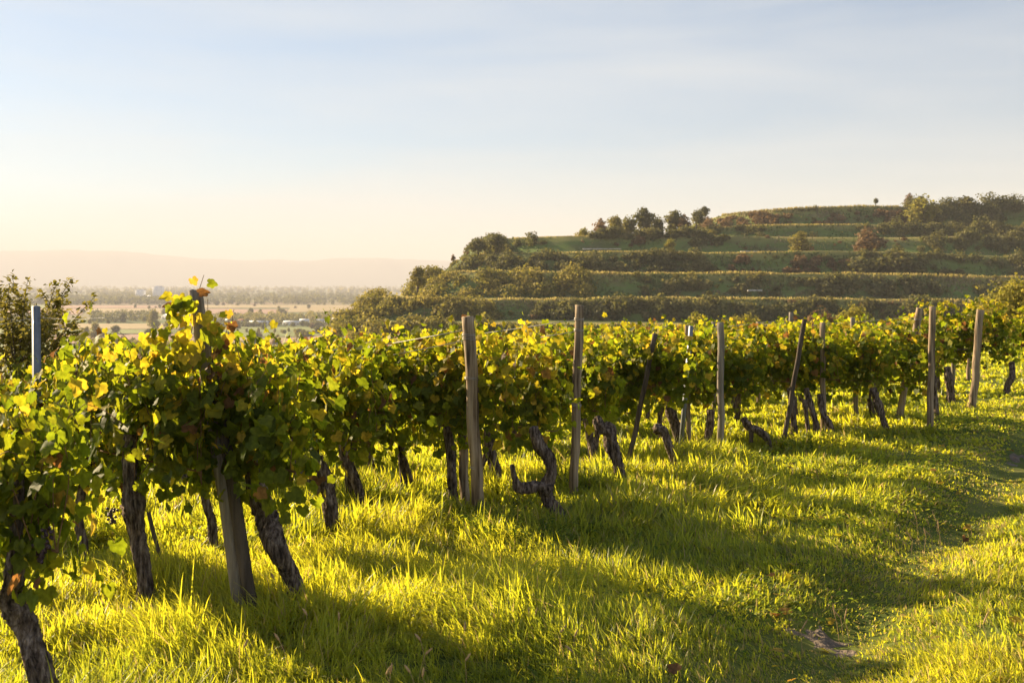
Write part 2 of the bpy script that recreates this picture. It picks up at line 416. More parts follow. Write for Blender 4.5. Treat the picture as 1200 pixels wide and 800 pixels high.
def fol_variant(i):
    while len(FOL) <= i:
        s = len(FOL)
        V, T, tt, canes = foliage_geo(100+s, L=1.35, z0=.44+.06*(s % 3), z1=1.3+.03*(s % 4), nsh=36, autumn=[1, .8, 1.3, 1.1, .7][s % 5], extra=75, size=.077)
        f = mesh_np('foliage', V, [T], M['leaf'], attr=tt, smooth=False)
        v, q, t = cane_geo(canes, s); c = mesh_np('cane', v, [q], M['cane'], smooth=True)
        tv = []
        k = np.random.default_rng(900+s)
        p = [(0, 0, -.05)]; x = y = 0
        for zz in (.15, .35, .55, .72): x += k.normal(0, .045); y += k.normal(0, .035); p.append((x, y, zz))
        sp = tube(p, [.045, .036, .032, .034, .036], 12, .13, s, sub=7)
        a1 = tube([p[-2], (x+.18, y, .8), (x+.55, y+.02, .82)], [.026, .02, .012], 8, .12, s+1)
        a2 = tube([p[-2], (x-.15, y, .78), (x-.5, y-.02, .84)], [.026, .02, .012], 8, .12, s+2)
        v, q, t = sp; tr = mesh_np('trunk', v, [q, t], M['bark'], smooth=True)
        v, q, t = merge([a1, a2]); ar = mesh_np('vine_arm', v, [q, t], M['bark'], smooth=True)
        FOL.append((f, c, tr, ar))
        for o in FOL[-1]: COL.objects.unlink(o)
    return FOL[i]
def generic_vine(x, y, var, rz, s, label, group):
    e = empty('grapevine', (x, y, float(terr(x, y))), label, 'grapevine', group, rz)
    e.scale = (s, s, s)
    for o in fol_variant(var):
        c = o.copy(); COL.objects.link(c); c.parent = e
    return e

def hero_vine(label, pts, fol=None, arms=(), base=None, seed=1, rough=.16, bunch=None, shoots=None):
    """pts: (px, py, radius px) from the base up, read off the photo; fol: dict"""
    bx, by, bz = hit(*(base or pts[0][:2]))
    d = by; k = np.random.default_rng(seed)
    e = empty('grapevine', (bx, by, bz), label, 'grapevine', 'grapevines in the vineyard')
    def loc(px, py, dy=0): q = P(px, py, d); return (q[0]-bx, dy, q[2]-bz)
    path = [loc(p[0], p[1]+6, 0) if i == 0 else loc(p[0], p[1], k.normal(0, .025)) for i, p in enumerate(pts)]
    rad = [p[2]/F*d*.9 for p in pts]; rad[0] *= 1.15
    v, q, t = tube(path, rad, 30, rough, seed, sub=12, twist=1.5)
    mesh_np('trunk', v, [q, t], M['bark'], e, smooth=True)
    for i, a in enumerate(arms):
        ap = [loc(p[0], p[1], -.01*j) for j, p in enumerate(a)]
        v, q, t = tube(ap, [p[2]/F*d for p in a], 12, rough, seed+i+5, sub=8)
        mesh_np('vine_arm', v, [q, t], M['bark'], e, smooth=True)
    sh = .6 if pts[0][0] > 680 else .38 if pts[0][0] > 570 else (.1 if pts[0][0] > 400 else 0)
    if fol:
        f = dict(L=1.3, z0=.55, z1=1.38, nsh=48, W=.15, size=.076, dx=0, dy=0, seed=seed, rz=ROWANG); f.update(fol)
        dx, dy, rz = f.pop('dx'), f.pop('dy'), f.pop('rz')
        V, T, tt, canes = foliage_geo(**f)
        o = mesh_np('foliage', V, [T], M['leaf'], e, attr=tt); o.location = (dx+sh*EN[0], dy+sh*EN[1]+.08, -bz); o.rotation_euler = (0, 0, rz)
        v, q, t = cane_geo(canes, seed); c = mesh_np('cane', v, [q], M['cane'], e, smooth=True); c.location = (dx+sh*EN[0], dy+sh*EN[1]+.08, -bz); c.rotation_euler = (0, 0, rz)
    if bunch:
        for (px, py, n) in bunch:
            c = np.array(loc(px, py, -.12)); parts = []
            for i in range(n):
                t = i/n; r = .017*(1-t*.6)
                parts.append(ball(c+np.array([k.normal(0, r), k.normal(0, r), -.09*t]), .009))
            v, q, t = merge(parts); mesh_np('grape_bunch', v, [q, t], M['fruit'], e, smooth=True)
    if shoots:
        sv = []; lp = []; ln_ = []; lt = []; ti = []; sz = []
        for path_, leafs in shoots:
            pp = [loc(a[0], a[1], a[2] if len(a) > 2 else -.03) for a in path_]
            sv.append(tube(pp, np.linspace(.0035, .0016, len(pp)), 5, 0, 0, cap=False, sub=5))
            for (px, py, s, nx, nz, tx, tz, tn) in leafs:
                lp.append(loc(px, py, -.2+k.normal(0, .03))); ln_.append((nx, -1+.6*abs(nx), nz)); lt.append((tx, k.normal(0, .3), tz)); sz.append(s/F*d*.8); ti.append(tn)
        V, T = leaves(np.array(lp), np.array(ln_, float), np.array(lt, float), np.array(sz), k)
        s = mesh_np('shoot_leaves', V, [T], M['leaf'], e, attr=np.repeat(np.array(ti), len(LO)))
        v, q, t = merge(sv); mesh_np('shoot', v, [q], M['cane'], e, smooth=True)
    return e
def ball(c, r, nu=6, nv=4):
    V = []; Q = []; T = []
    for i in range(1, nv):
        th = math.pi*i/nv
        for j in range(nu):
            a = 2*math.pi*j/nu; V.append(c+r*np.array([math.sin(th)*math.cos(a), math.sin(th)*math.sin(a), math.cos(th)]))
    V += [c+np.array([0, 0, r]), c-np.array([0, 0, r])]
    for i in range(nv-2):
        for j in range(nu): Q.append((i*nu+j, (i+1)*nu+j, (i+1)*nu+(j+1) % nu, i*nu+(j+1) % nu))
    for j in range(nu):
        T.append((len(V)-2, j, (j+1) % nu)); T.append((len(V)-1, (nv-2)*nu+(j+1) % nu, (nv-2)*nu+j))
    return np.array(V), np.array(Q), np.array(T)

# ------------------------------------------------------------------ posts
def post(name, label, cat, b, top, w, mat, group='posts and stakes along the vine rows', d=None, square=False, seed=0, ties=(), behind=0):
    """b, top: photo pixels of foot and head; w: width px at its distance"""
    if d is None: x, y, z = hit(*b)
    else:
        y = d; x = (b[0]-600)/F*d; z = float(terr(x, y))
    e = empty(name, (x, y, z), label, cat, group)
    q = P(top[0], top[1], y)
    r = w/F*y/2
    A = np.array([0, 0, -.08]); B = np.array([q[0]-x, behind, q[2]-z])
    k = np.random.default_rng(seed+50)
    if square: pth = [A, A*.5+B*.5, B]; seg = 4; ro = 0; sub = 1
    else: pth = [A+(B-A)*t+(np.array([k.normal(0, r*.12), k.normal(0, r*.12), 0]) if 0 < t < 1 else 0) for t in np.linspace(0, 1, 7)]; seg = 14; ro = .035; sub = 4
    v, qd, t = tube(pth, [r*1.04]+[r]*(len(pth)-2)+[r*.97], seg, ro, seed, sub=sub)
    if not square:      # ragged weathered head
        v[-1] -= (B-A)/np.linalg.norm(B-A)*r*.2
        v[-2-seg:-2, 2] += k.normal(0, r*.08, seg)
    mesh_np('shaft', v, [qd, t], mat, e, smooth=not square)
    for ty in ties:                                     # wire wrapped round the shaft
        f = (ty-b[1])/(top[1]-b[1]); c = A*(1-f)+B*f
        for dz in (0, .012):
            a = np.linspace(0, 2*math.pi, 13)
            ring = [c+np.array([math.cos(t)*(r+.003), math.sin(t)*(r+.003), dz+.004*math.sin(2*t)]) for t in a]
            v, qd, t = tube(ring, [.0026]*13, 5, 0, 0, cap=False, sub=2)
            mesh_np('wire_tie', v, [qd], M['wire'], e, smooth=True)
    return e
def wire(label, a, b, sag=.03, r=.0034, group='trellis wires'):
    a = np.array(a); b = np.array(b)
    pts = [a+(b-a)*t-np.array([0, 0, sag*4*t*(1-t)]) for t in np.linspace(0, 1, 7)]
    pts = [p-a for p in pts]
    v, q, t = tube(pts, [r]*7, 5, 0, 0, sub=2)
    o = mesh_np('trellis_wire', v, [q, t], M['wire'], smooth=True, loc=tuple(a)); tag(o, label, 'wire', group)

# ---- hero vines (from the photo)
VG = 'grapevines in the vineyard'
def lf(px, py, s, tn, nx=0., nz=.3, tx=.2, tz=-.8): return (px, py, s, nx, nz, tx, tz, tn)
def climber(path, n, spread, s0, s1, seed, t0=.45, t1=.9):
    k = random.Random(seed); out = []
    for i in range(n):
        f = k.random()*(len(path)-1); a = int(min(f, len(path)-2)); g = f-a
        x = path[a][0]*(1-g)+path[a+1][0]*g; y = path[a][1]*(1-g)+path[a+1][1]*g
        out.append(lf(x+k.gauss(0, spread), y+k.gauss(0, spread*.6), k.uniform(s0, s1), k.uniform(t0, t1) if k.random() < .8 else k.uniform(0, .4), k.gauss(0, .7), k.gauss(.2, .5), k.gauss(0, .7), -.7))
    return ([(q[0], q[1], -.1) for q in path], out)
climb = [climber([(240, 470), (228, 430), (225, 400), (222, 370), (226, 348)], 60, 7, 10, 22, 1), climber([(215, 470), (205, 430), (198, 400), (192, 385)], 40, 8, 10, 20, 2),
         climber([(250, 470), (262, 430), (268, 400), (274, 372)], 36, 5, 8, 15, 3, .5, 1.), climber([(160, 450), (150, 420), (146, 395)], 14, 6, 10, 16, 4), climber([(290, 440), (305, 415), (322, 400)], 14, 6, 10, 16, 5)]
hero_vine('nearest grapevine at the left edge with a thick gnarled trunk bending out of the grass',
    [(62, 838, 14), (44, 780, 14), (27, 735, 15), (10, 708, 15), (18, 672, 11), (22, 620, 9), (20, 560, 8)],
    dict(seed=11, dx=-.28, dy=.1, L=1.0, z0=.52, z1=1.34, nsh=46, droop=.5, extra=170, autumn=.6), seed=11, rough=.2,
    bunch=[(62, 625, 40), (68, 612, 30)])
hero_vine('grapevine with a dark straight trunk in front of the slim slanting stick at left',
    [(173, 712, 10), (168, 670, 9), (160, 630, 10), (155, 595, 13), (152, 560, 10), (150, 510, 8)],
    dict(seed=12, dx=-.15, dy=.1, L=1.5, z0=.6, z1=1.5, nsh=66, autumn=.75, extra=190), seed=12, rough=.2,
    bunch=[(140, 590, 30)])
hero_vine('grapevine with a thick leaning pale-barked trunk just right of the leaning double post',
    [(352, 712, 10), (340, 680, 11), (328, 640, 12), (312, 605, 13), (300, 575, 12), (290, 530, 9)],
    dict(seed=13, dx=-.33, dy=-.12, L=1.15, z0=.62, z1=1.44, nsh=60, extra=170, droop=.4), seed=13, rough=.16,
    shoots=[
      ([(262, 470), (255, 420, -.1), (250, 380, -.1), (248, 350, -.08)], [lf(222, 352, 24, .55), lf(258, 385, 30, .3, .5), lf(240, 400, 26, .7), lf(247, 415, 24, .3, -.5), lf(250, 368, 24, .82), lf(228, 388, 22, .8)]),
      ([(228, 460), (224, 420, -.1), (232, 380, -.1), (236, 348, -.08), (240, 330, -.06), (242, 322, -.05)], [lf(241, 327, 13, .92, .3), lf(257, 331, 15, .3, .2, .8, .9, -.2), lf(246, 344, 18, .95, .1, 1.2, .9, .1), lf(220, 347, 18, .75), lf(210, 357, 15, .97, .2, 1., -.9, 0), lf(215, 370, 20, .75), lf(205, 385, 18, .3)]),
      ([(185, 460), (178, 425, -.1), (160, 400, -.1), (148, 388, -.1)], [lf(138, 384, 9, .7), lf(149, 390, 13, .35), lf(165, 410, 18, .75), lf(180, 420, 22, .8)]),
      ([(290, 450), (284, 420, -.05), (276, 390, -.05), (275, 370, -.05), (277, 362, -.05)], [lf(277, 364, 14, .9), lf(262, 379, 17, .9, .4), lf(281, 378, 16, .97), lf(278, 391, 16, .88), lf(275, 398, 14, .96)]),
      ([(300, 440), (308, 415, -.05), (318, 396, -.05), (325, 388, -.05)], [lf(300, 405, 18, .3), lf(322, 393, 8, .6)])]+climb)
hero_vine('grapevine with a slim dark trunk standing just left behind the leaning double post',
    [(251, 642, 5), (248, 615, 5), (243, 590, 5), (240, 560, 5)],
    dict(seed=14, dx=-.1, dy=.2, L=1.3, z0=.55, z1=1.4, nsh=42), seed=14)
hero_vine('grapevine with a short stout black trunk right of the pale leaning trunk',
    [(388, 632, 8.5), (389, 605, 8), (386, 580, 9), (380, 562, 10), (372, 535, 7)],
    dict(seed=15, dx=-.12, dy=0, L=1.3, z0=.5, z1=1.4, nsh=50), seed=15, rough=.2,
    arms=[[(376, 575, 6), (362, 563, 5), (345, 548, 4)]])
hero_vine('grapevine with a slanting slim trunk and a side branch, behind the stout black trunk',
    [(426, 600, 5.5), (423, 580, 6), (415, 560, 6), (406, 540, 7), (400, 510, 5)],
    dict(seed=16, dx=-.1, dy=0, L=1.3, z0=.55, z1=1.38, nsh=48), seed=16)
hero_vine('grapevine with thin straight trunk and hanging leafy shoots, left of the weathered round post',
    [(474, 584, 4), (473, 565, 4.5), (471, 545, 4.5), (470, 520, 4)],
    dict(seed=17, dx=.05, dy=-.1, L=1.1, z0=.42, z1=1.38, nsh=50, droop=.5, extra=150), seed=17,
    arms=[[(489, 606, 2), (486, 580, 2), (480, 555, 2.4), (474, 535, 3)]])
hero_vine('grapevine with a black upright trunk beside the pale short stake at the round end post',
    [(533, 594, 6), (531, 575, 5.5), (530, 555, 6), (528, 530, 6), (525, 500, 5)],
    dict(seed=18, dx=-.15, dy=.0, L=1.15, z0=.52, z1=1.38, nsh=50), seed=18)
hero_vine('grapevine with a short dark trunk between the round end post and the gnarled forked trunk',
    [(584, 570, 6.5), (582, 555, 6.5), (578, 540, 7), (574, 520, 7), (571, 500, 5)],
    dict(seed=19, dx=0, dy=0, L=1.2, z0=.52, z1=1.38, nsh=50, autumn=1.3), seed=19,
    arms=[[(560, 560, 3), (565, 545, 3), (572, 525, 4)]])
hero_vine('gnarled grapevine whose bare trunk bends sharply and sends a stub arm to the left',
    [(664, 618, 8), (656, 603, 8.5), (645, 590, 8), (640, 574, 9), (646, 553, 7), (642, 535, 7.5), (632, 522, 7.5), (624, 500, 6)],
    dict(seed=20, dx=-.2, dy=.1, L=1.05, z0=.5, z1=1.38, nsh=40, autumn=1.8, droop=.5, extra=90), seed=20, rough=.22,
    arms=[[(645, 574, 7), (632, 569, 6), (619, 571, 7), (608, 569, 6), (603, 557, 3.4), (600, 543, 2.4)]])
hero_vine('grapevine with a slim dark trunk just right of the tallest round post',
    [(698, 550, 4.5), (695, 530, 5), (691, 512, 5), (688, 490, 4)],
    dict(seed=21, dx=0, dy=0, L=1.25, z0=.42, z1=1.27, nsh=48), seed=21)
hero_vine('grapevine with a thick trunk and swollen arching head, foot beside the thin dark slanting stake',
    [(729, 564, 6), (723, 540, 7), (717, 520, 8), (714, 504, 9), (705, 500, 8), (700, 490, 5)],
    dict(seed=22, dx=-.1, dy=.05, L=1.3, z0=.42, z1=1.27, nsh=52, autumn=1.1), seed=22, rough=.18)
hero_vine('stubby bare grapevine leaning left with a cut head, between dark slanting stake and steel stake',
    [(798, 557, 4.5), (791, 540, 4.5), (783, 520, 5), (777, 505, 6), (768, 500, 6)],
    dict(seed=23, dx=.35, dy=.6, L=1.2, z0=.54, z1=1.27, nsh=50), seed=23, rough=.2)
hero_vine('grapevine with a dark trunk tilting left behind the steel stake',
    [(800, 525, 6), (794, 505, 6.5), (788, 488, 6.5), (784, 470, 5)],
    dict(seed=24, dx=.1, dy=0, L=1.25, z0=.42, z1=1.27, nsh=48), seed=24)
hero_vine('grapevine with an upright dark trunk left of the pale grey upright stake',
    [(828, 529, 4), (829, 515, 4.5), (832, 498, 5), (833, 480, 4.5)],
    dict(seed=25, dx=.1, dy=0, L=1.25, z0=.4, z1=1.27, nsh=48, autumn=1.2), seed=25)
hero_vine('grapevine with a thin left-arching trunk, right of the pale grey upright stake',
    [(902, 527, 3.8), (898, 514, 4.2), (889, 504, 4.6), (878, 500, 5), (872, 490, 4)],
    dict(seed=26, dx=-.15, dy=0, L=1.4, z0=.38, z1=1.27, nsh=54, extra=140), seed=26,
    arms=[[(880, 518, 2.4), (880, 505, 2.6), (876, 494, 3)]])
hero_vine('grapevine with a dark trunk right of the slanting dark stake in the middle cluster',
    [(931, 514, 4), (931, 495, 4), (929, 475, 4), (927, 455, 4)],
    dict(seed=27, dx=0, dy=0, L=1.25, z0=.42, z1=1.27, nsh=48), seed=27)
hero_vine('grapevine with two close twisted stems in the middle cluster of trunks',
    [(956, 511, 3.4), (955, 495, 3.4), (950, 475, 4), (944, 455, 3.5)],
    dict(seed=28, dx=0, dy=0, L=1.2, z0=.5, z1=1.27, nsh=44, autumn=1.2), seed=28,
    arms=[[(948, 508, 2.4), (945, 490, 2.6), (942, 468, 3)]])
hero_vine('grapevine with a right-leaning foot at the right side of the middle cluster',
    [(977, 510, 3.8), (972, 497, 3.8), (964, 483, 3.8), (961, 462, 3.8)],
    dict(seed=29, dx=.05, dy=0, L=1.3, z0=.42, z1=1.27, nsh=50, autumn=.8), seed=29)
hero_vine('grapevine with a trunk slanting down to the right, alone before the middle right gap',
    [(1041, 504, 3.8), (1035, 489, 4), (1029, 472, 4.6), (1022, 455, 4.6)],
    dict(seed=30, dx=.05, dy=0, L=1.35, z0=.38, z1=1.27, nsh=54), seed=30)
hero_vine('grapevine with a small trunk just left behind the right-slanting trunk',
    [(1024, 490, 3), (1021, 478, 3.2), (1018, 465, 3.2), (1016, 450, 3)],
    dict(seed=31, dx=-.1, dy=0, L=1.3, z0=.42, z1=1.27, nsh=44), seed=31)
hero_vine('bushy grapevine hanging low around the upright brown post at right',
    [(1100, 498, 3), (1098, 480, 3.2), (1096, 460, 3.2), (1094, 440, 3)],
    dict(seed=32, dx=0, dy=.05, L=1.2, z0=.3, z1=1.27, nsh=54, droop=.5, autumn=1.1), seed=32)
hero_vine('grapevine with a thick dark trunk between the two rightmost tall posts',
    [(1114, 474, 5), (1114, 460, 5), (1112, 446, 5), (1110, 430, 4)],
    dict(seed=33, dx=0, dy=0, L=1.3, z0=.42, z1=1.27, nsh=50), seed=33)
hero_vine('grapevine with a dark trunk at the right edge beyond the last tall post',
    [(1178, 464, 3.6), (1181, 452, 3.8), (1185, 440, 3.8), (1188, 425, 3.5)],
    dict(seed=34, dx=0, dy=0, L=1.5, z0=.42, z1=1.5, nsh=60, autumn=1.2), seed=34)

# ---- posts and stakes
PG = 'wooden_post'
C = post(PG, 'pale split leaning wooden end post with leaves climbing over its top', 'post', (286, 720), (229, 340), 17, M['woodgrey'], seed=1)
post(PG, 'dark leaning wooden post pressed against the pale split one', 'post', (300, 722), (246, 430), 15, M['wooddark'], seed=2, behind=.05)
J = post(PG, 'weathered round wooden end post left of centre with wires tied near its top', 'post', (562, 612), (548, 371), 14.5, M['wood'], seed=3, ties=(392, 396, 440, 540))
Mp = post(PG, 'tall round wooden end post right of centre, tallest above the leaves there', 'post', (672, 579), (679, 358), 10.5, M['wood'], seed=4, ties=(374, 386, 470))
post('wooden_stake', 'pale short stake standing behind the weathered round end post', 'stake', (546, 592), (541, 500), 11, M['wood'], seed=5)
post('wooden_stake', 'thin dark stake slanting right, next to the swollen arched trunk', 'stake', (733, 550), (768, 391), 6, M['wooddark'], seed=6)
post('steel_stake', 'thin grey steel stake slanting right in front of another stake', 'stake', (796, 537), (810, 382), 5.5, M['zinc'], square=True, seed=7)
post('wooden_stake', 'brown upright stake close behind the slanting grey steel stake', 'stake', (808, 524), (805, 381), 5.5, M['wood'], seed=8)
post('wooden_stake', 'pale grey upright stake with a flat top right of the steel stake', 'stake', (845, 533), (844, 378), 8, M['woodgrey'], seed=9)
post('wooden_stake', 'dark slanting stake at the left of the middle cluster', 'stake', (917, 519), (943, 374), 5.5, M['wooddark'], seed=10)
post('wooden_stake', 'stout upright post rising pale above the middle cluster of trunks', 'stake', (965, 508), (964, 378), 6.5, M['wood'], seed=11)
post('wooden_stake', 'pale thin post standing free in the gap right of the middle cluster', 'stake', (1004, 491), (999, 372), 5.5, M['woodgrey'], seed=12)
Z = post(PG, 'brown end post leaning right, left of the upright brown post', 'post', (1052, 492), (1078, 361), 8, M['wood'], seed=13, ties=(374,))
post(PG, 'upright brown post wrapped in low leaves at its foot', 'post', (1090, 504), (1093, 359), 7.5, M['wood'], seed=14)
post(PG, 'rightmost tall brown end post beside the track', 'post', (1139, 481), (1149, 363), 8.5, M['wood'], seed=15)
post('steel_stake', 'grey square steel post rising above the leaves at the far left', 'post', (46, 640), (42, 359), 11, M['zinc'], d=7.6, square=True, seed=16)
post('steel_stake', 'short black steel stake top peeping over the leaves left of the round end post', 'stake', (372, 560), (371, 399), 5, M['blackm'], d=11, square=True, seed=17)
for i, (bx, tx, ty, d, lab) in enumerate((
    (889, 889, 377, 17, 'small pale stake top showing over the leaves left of the middle cluster'),
    (927, 927, 366, 16, 'taller brown stake top with a wire, above the middle cluster'),
    (897, 895, 384, 19, 'tiny stake top just right of the small pale stake top'),
    (615, 614, 384, 15, 'small wooden stake top between the two round end posts, the left one of a pair'),
    (622, 622, 386, 16, 'small wooden stake top between the two round end posts, the right one of a pair'),
    (1117, 1117, 374, 19, 'pale slanting stake top between the two rightmost tall posts'),
    (1135, 1137, 368, 21, 'short stake top close left of the rightmost tall brown post'),
    (837, 836, 377, 17, 'thin stake top just left of the pale grey upright stake'))):
    post('wooden_stake', lab, 'stake', (bx, 500), (tx, ty), 5 if i != 3 else 4, M['woodgrey' if i % 2 else 'wood'], d=d, seed=20+i)

# ---- rows behind
heads = [((-1.97, 4.58), 0), ((-1.5, 5.96), 1), ((-.25, 8.26), 2), ((.54, 9.36), 3), ((1.9, 11.0), 4), ((3.0, 12.3), 5), ((4.1, 13.6), 6), ((5.3, 14.2), 7), ((6.6, 15.4), 8), ((8.4, 17.6), 9)]
ROWHEADS += [h[0] for h in heads]
rown = ['nearest row at the left edge', 'row behind the split leaning post', 'row behind the weathered end post', 'row behind the tall round post',
        'row behind the slanting steel stake', 'row behind the middle cluster of trunks', 'row of the stout pale post', 'row behind the brown post leaning right',
        'row behind the rightmost tall post', 'farthest row at the right edge']
ordn = ['first', 'second', 'third', 'fourth', 'fifth', 'sixth', 'seventh', 'eighth', 'ninth']
skip = {0: 1.1, 1: 1.9, 2: 1.6, 3: 1.5, 4: 1.3, 5: 1.5, 6: 1.5, 7: 1.5, 8: 1.4, 9: 1.3}
cnt = {0: 2, 1: 4, 2: 7, 3: 8, 4: 8, 5: 7, 6: 7, 7: 7, 8: 7, 9: 8}
cnt[0] = 0
vi = 0
for (hx, hy), r in heads:
    for j in range(cnt[r]):
        s = skip[r]+j*1.18
        x = hx+EN[0]*s+random.gauss(0, .05); y = hy+EN[1]*s+random.gauss(0, .05)
        generic_vine(x, y, vi % 10, ROWANG+(math.pi if random.random() < .5 else 0)+random.gauss(0, .05), random.uniform(.95, 1.05)*(.93 if r >= 3 else 1),
            f'{ordn[j]} grapevine back from the track, {rown[r]}', VG)
        vi += 1
# right edge extra vines beyond the last post
for j, (x, y) in enumerate(((9.4, 18.7), (10.6, 20.0), (11.8, 21.4))):
    generic_vine(x, y, (j+3) % 10, ROWANG, 1.0, ('yellowing', 'tall', 'last')[j]+f' grapevine beside the track at the right edge, {ordn[j]} beyond the last post row', VG)

# ---- wires
def rowpt(o, s, h):
    x = o[0]+EN[0]*s; y = o[1]+EN[1]*s; return (x, y, float(terr(x, y))+h)
jp = P(548, 386, J.location[1]); wire('upper wire running left from the weathered round end post', jp, rowpt(jp, 4.5, 1.15), .04)
jp2 = P(549, 398, J.location[1]); wire('lower wire running left from the weathered round end post', jp2, rowpt(jp2, 4.5, 1.02), .05)
mp_ = P(678, 374, Mp.location[1]); wire('upper wire running left from the tall round post', mp_, rowpt(mp_, 4.5, 1.22), .03)
mp2 = P(678, 388, Mp.location[1]); wire('lower wire running left from the tall round post', mp2, rowpt(mp2, 4.5, 1.1), .04)
zp = P(1076, 371, Z.location[1]); wire('wire running left from the brown post leaning right', zp, rowpt(zp, 5, 1.2), .04)
zq = P(927, 374, 16); wire('wire running left from the taller brown stake top of the cluster', zq, rowpt(zq, 4, 1.2), .04)
za = P(42, 372, 7.6); zb = P(130, 372, 7.2); wire('taut wire running right from the grey square steel post', za, zb, .01, .0018)
zb = P(-60, 392, 7.6); wire('sagging wire running left from the grey square steel post', za, zb, .0, .0018)
for i, yy in enumerate((404, 409)):
    wire(('upper', 'lower')[i]+' one of two fine parallel wires right of the leaf-covered leaning post', P(260, yy, 9), P(348, yy-2, 8.6), .0, .0018)
# thin sticks
post('wooden_stake', 'slim dark stick slanting out of the grass right of the straight dark trunk', 'stake', (201, 690), (174, 600), 5, M['wooddark'], seed=41)

build_grass()

# ------------------------------------------------------------------ seed heads and dry stalks
def seed_head(x, y, h, lean, label, group, r=.006, hl=.045):
    z = float(terr(x, y)); e = empty('seed_stalk', (x, y, z), label, 'grass seed head', group)
    top = np.array([lean*h, 0.02, h])
    v, q, t = tube([(0, 0, 0), top*.5+np.array([0, 0, .02]), top], [.0014, .0012, .001], 5, 0, 0, sub=3); mesh_np('stalk', v, [q, t], M['seed'], e)
    dr = np.array([lean, 0, 1.]); dr[0] += random.uniform(-.9, .9); dr /= np.linalg.norm(dr)
    v, q, t = tube([top, top+dr*hl*.3, top+dr*hl*.7, top+dr*hl], [r*.4, r, r*.9, r*.2], 8, .15, 3, sub=3); mesh_np('seed_head', v, [q, t], M['seed'], e)
for (px, py) in ((330, 680), (352, 722), (395, 728), (343, 752), (452, 790), (470, 792), (487, 768), (497, 790), (514, 795), (500, 752), (548, 776), (615, 724), (632, 724), (672, 748), (680, 765), (540, 740), (300, 760), (655, 742)):
    d = EYE*F/(py-HZ+.12/ (EYE)*(py-HZ)*1.0+8); x = (px-600)/F*d
    y = d; h = EYE-(py-HZ)/F*d-float(terr(x, y))
    seed_head(x, y, max(.1, min(.3, h)), random.uniform(-.4, .4), 'tan foxtail seed head on a thin stalk in the long front grass', 'seed heads in the long front grass')
for (px, py) in ((1068, 640), (1076, 628), (1082, 645), (1090, 622), (1094, 635), (1099, 615), (1104, 640), (988, 738), (996, 742), (984, 744), (1162, 770), (940, 760)):
    x, y, z = hit(px, py+12)
    seed_head(x, y, random.uniform(.1, .2), random.uniform(-.2, .2), 'dry straw-coloured stalk standing on the short track grass', 'dry stalks on the track', .004, .07)

# leafy weeds under the round post
WO = np.array([(0, .3), (0, 0), (.2, .2), (.24, .45), (.12, .75), (0, 1.), (-.12, .75), (-.24, .45), (-.2, .2)])
def weed(px, py, sx, h, n, label, seed):
    k = np.random.default_rng(seed); x, y, z = hit(px, py)
    e = empty('leafy_weed', (x, y, z), label, 'weed', 'leafy weeds under the vines')
    pos = []; nr = []; tp = []; st = []
    for i in range(n):
        a = k.uniform(0, 6.28); r = abs(k.normal(0, .02)); hh = h*k.uniform(.5, 1.1)
        b = np.array([r*math.cos(a), r*math.sin(a), -.02]); t = b+np.array([k.normal(0, sx), k.normal(0, sx), hh])
        st.append(tube([b, (b+t)/2+k.normal(0, .01, 3), t], [.002, .0016, .001], 4, 0, 0, cap=False, sub=2))
        for j in range(9):
            f = .2+.8*j/9; pos.append(b+(t-b)*f); aa = k.uniform(0, 6.28)
            tp.append((math.cos(aa), math.sin(aa), .1)); nr.append((k.normal(0, .3), k.normal(0, .3), 1))
    pos = np.array(pos)
    V, T = leaves(pos, np.array(nr), np.array(tp), k.uniform(.03, .055, len(pos)), k, WO)
    mesh_np('leaves', V, [T], M['weed'], e, attr=np.repeat(k.random(len(pos)), len(WO)))
    v, q, t = merge(st); mesh_np('stems', v, [q], M['weed'], e)
weed(585, 625, .22, .22, 60, 'nettle-like weeds crowding the foot of the weathered round post', 1)
weed(630, 640, .2, .2, 55, 'dense dark weeds in front of the gnarled forked trunk', 2)
weed(520, 615, .18, .2, 45, 'low weeds left of the weathered round post', 3)
weed(690, 622, .18, .14, 35, 'shaded weeds right of the gnarled forked trunk', 4)
weed(950, 528, .25, .2, 40, 'scrubby weeds under the middle cluster of trunks', 5)
weed(1110, 500, .3, .2, 40, 'grey-green weeds at the foot of the upright brown post', 6)

def scatter_leaves(name, n, label, cat, mat, out, smin, smax, seed, patch=None, tint=None, hmax=.06):
    k = np.random.default_rng(seed); rr = np.sqrt(k.uniform(4., 15.**2, n*3)); aa = k.uniform(-.56, .56, n*3); x, y = rr*np.sin(aa), rr*np.cos(aa)
    if patch: kp = vnoise(x, y, .8, patch) > .62; x, y = x[kp][:n], y[kp][:n]
    else: x, y = x[:n], y[:n]
    n = len(x); p = np.stack([x, y, terr(x, y)+k.uniform(.015, hmax, n)], 1); a = k.uniform(0, 6.28, n)
    V, T = leaves(p, np.stack([k.normal(0, .35, n), k.normal(0, .35, n), np.ones(n)], 1), np.stack([np.cos(a), np.sin(a), k.normal(0, .3, n)], 1), k.uniform(smin, smax, n), k, out)
    tag(mesh_np(name, V, [T], mat, attr=np.repeat(tint(k, n) if tint else k.random(n), len(out))), label, cat, kind='stuff')
scatter_leaves('ground_weeds', 16000, 'patches of small broadleaf weeds among the grass blades', 'ground cover', M['weed'], WO, .02, .05, 61, patch=33, hmax=.09)
scatter_leaves('fallen_leaves', 500, 'fallen brown and yellow vine leaves lying in the grass', 'fallen leaves', M['leaf'], LO, .035, .07, 62, tint=lambda k, n: k.uniform(.78, 1, n))

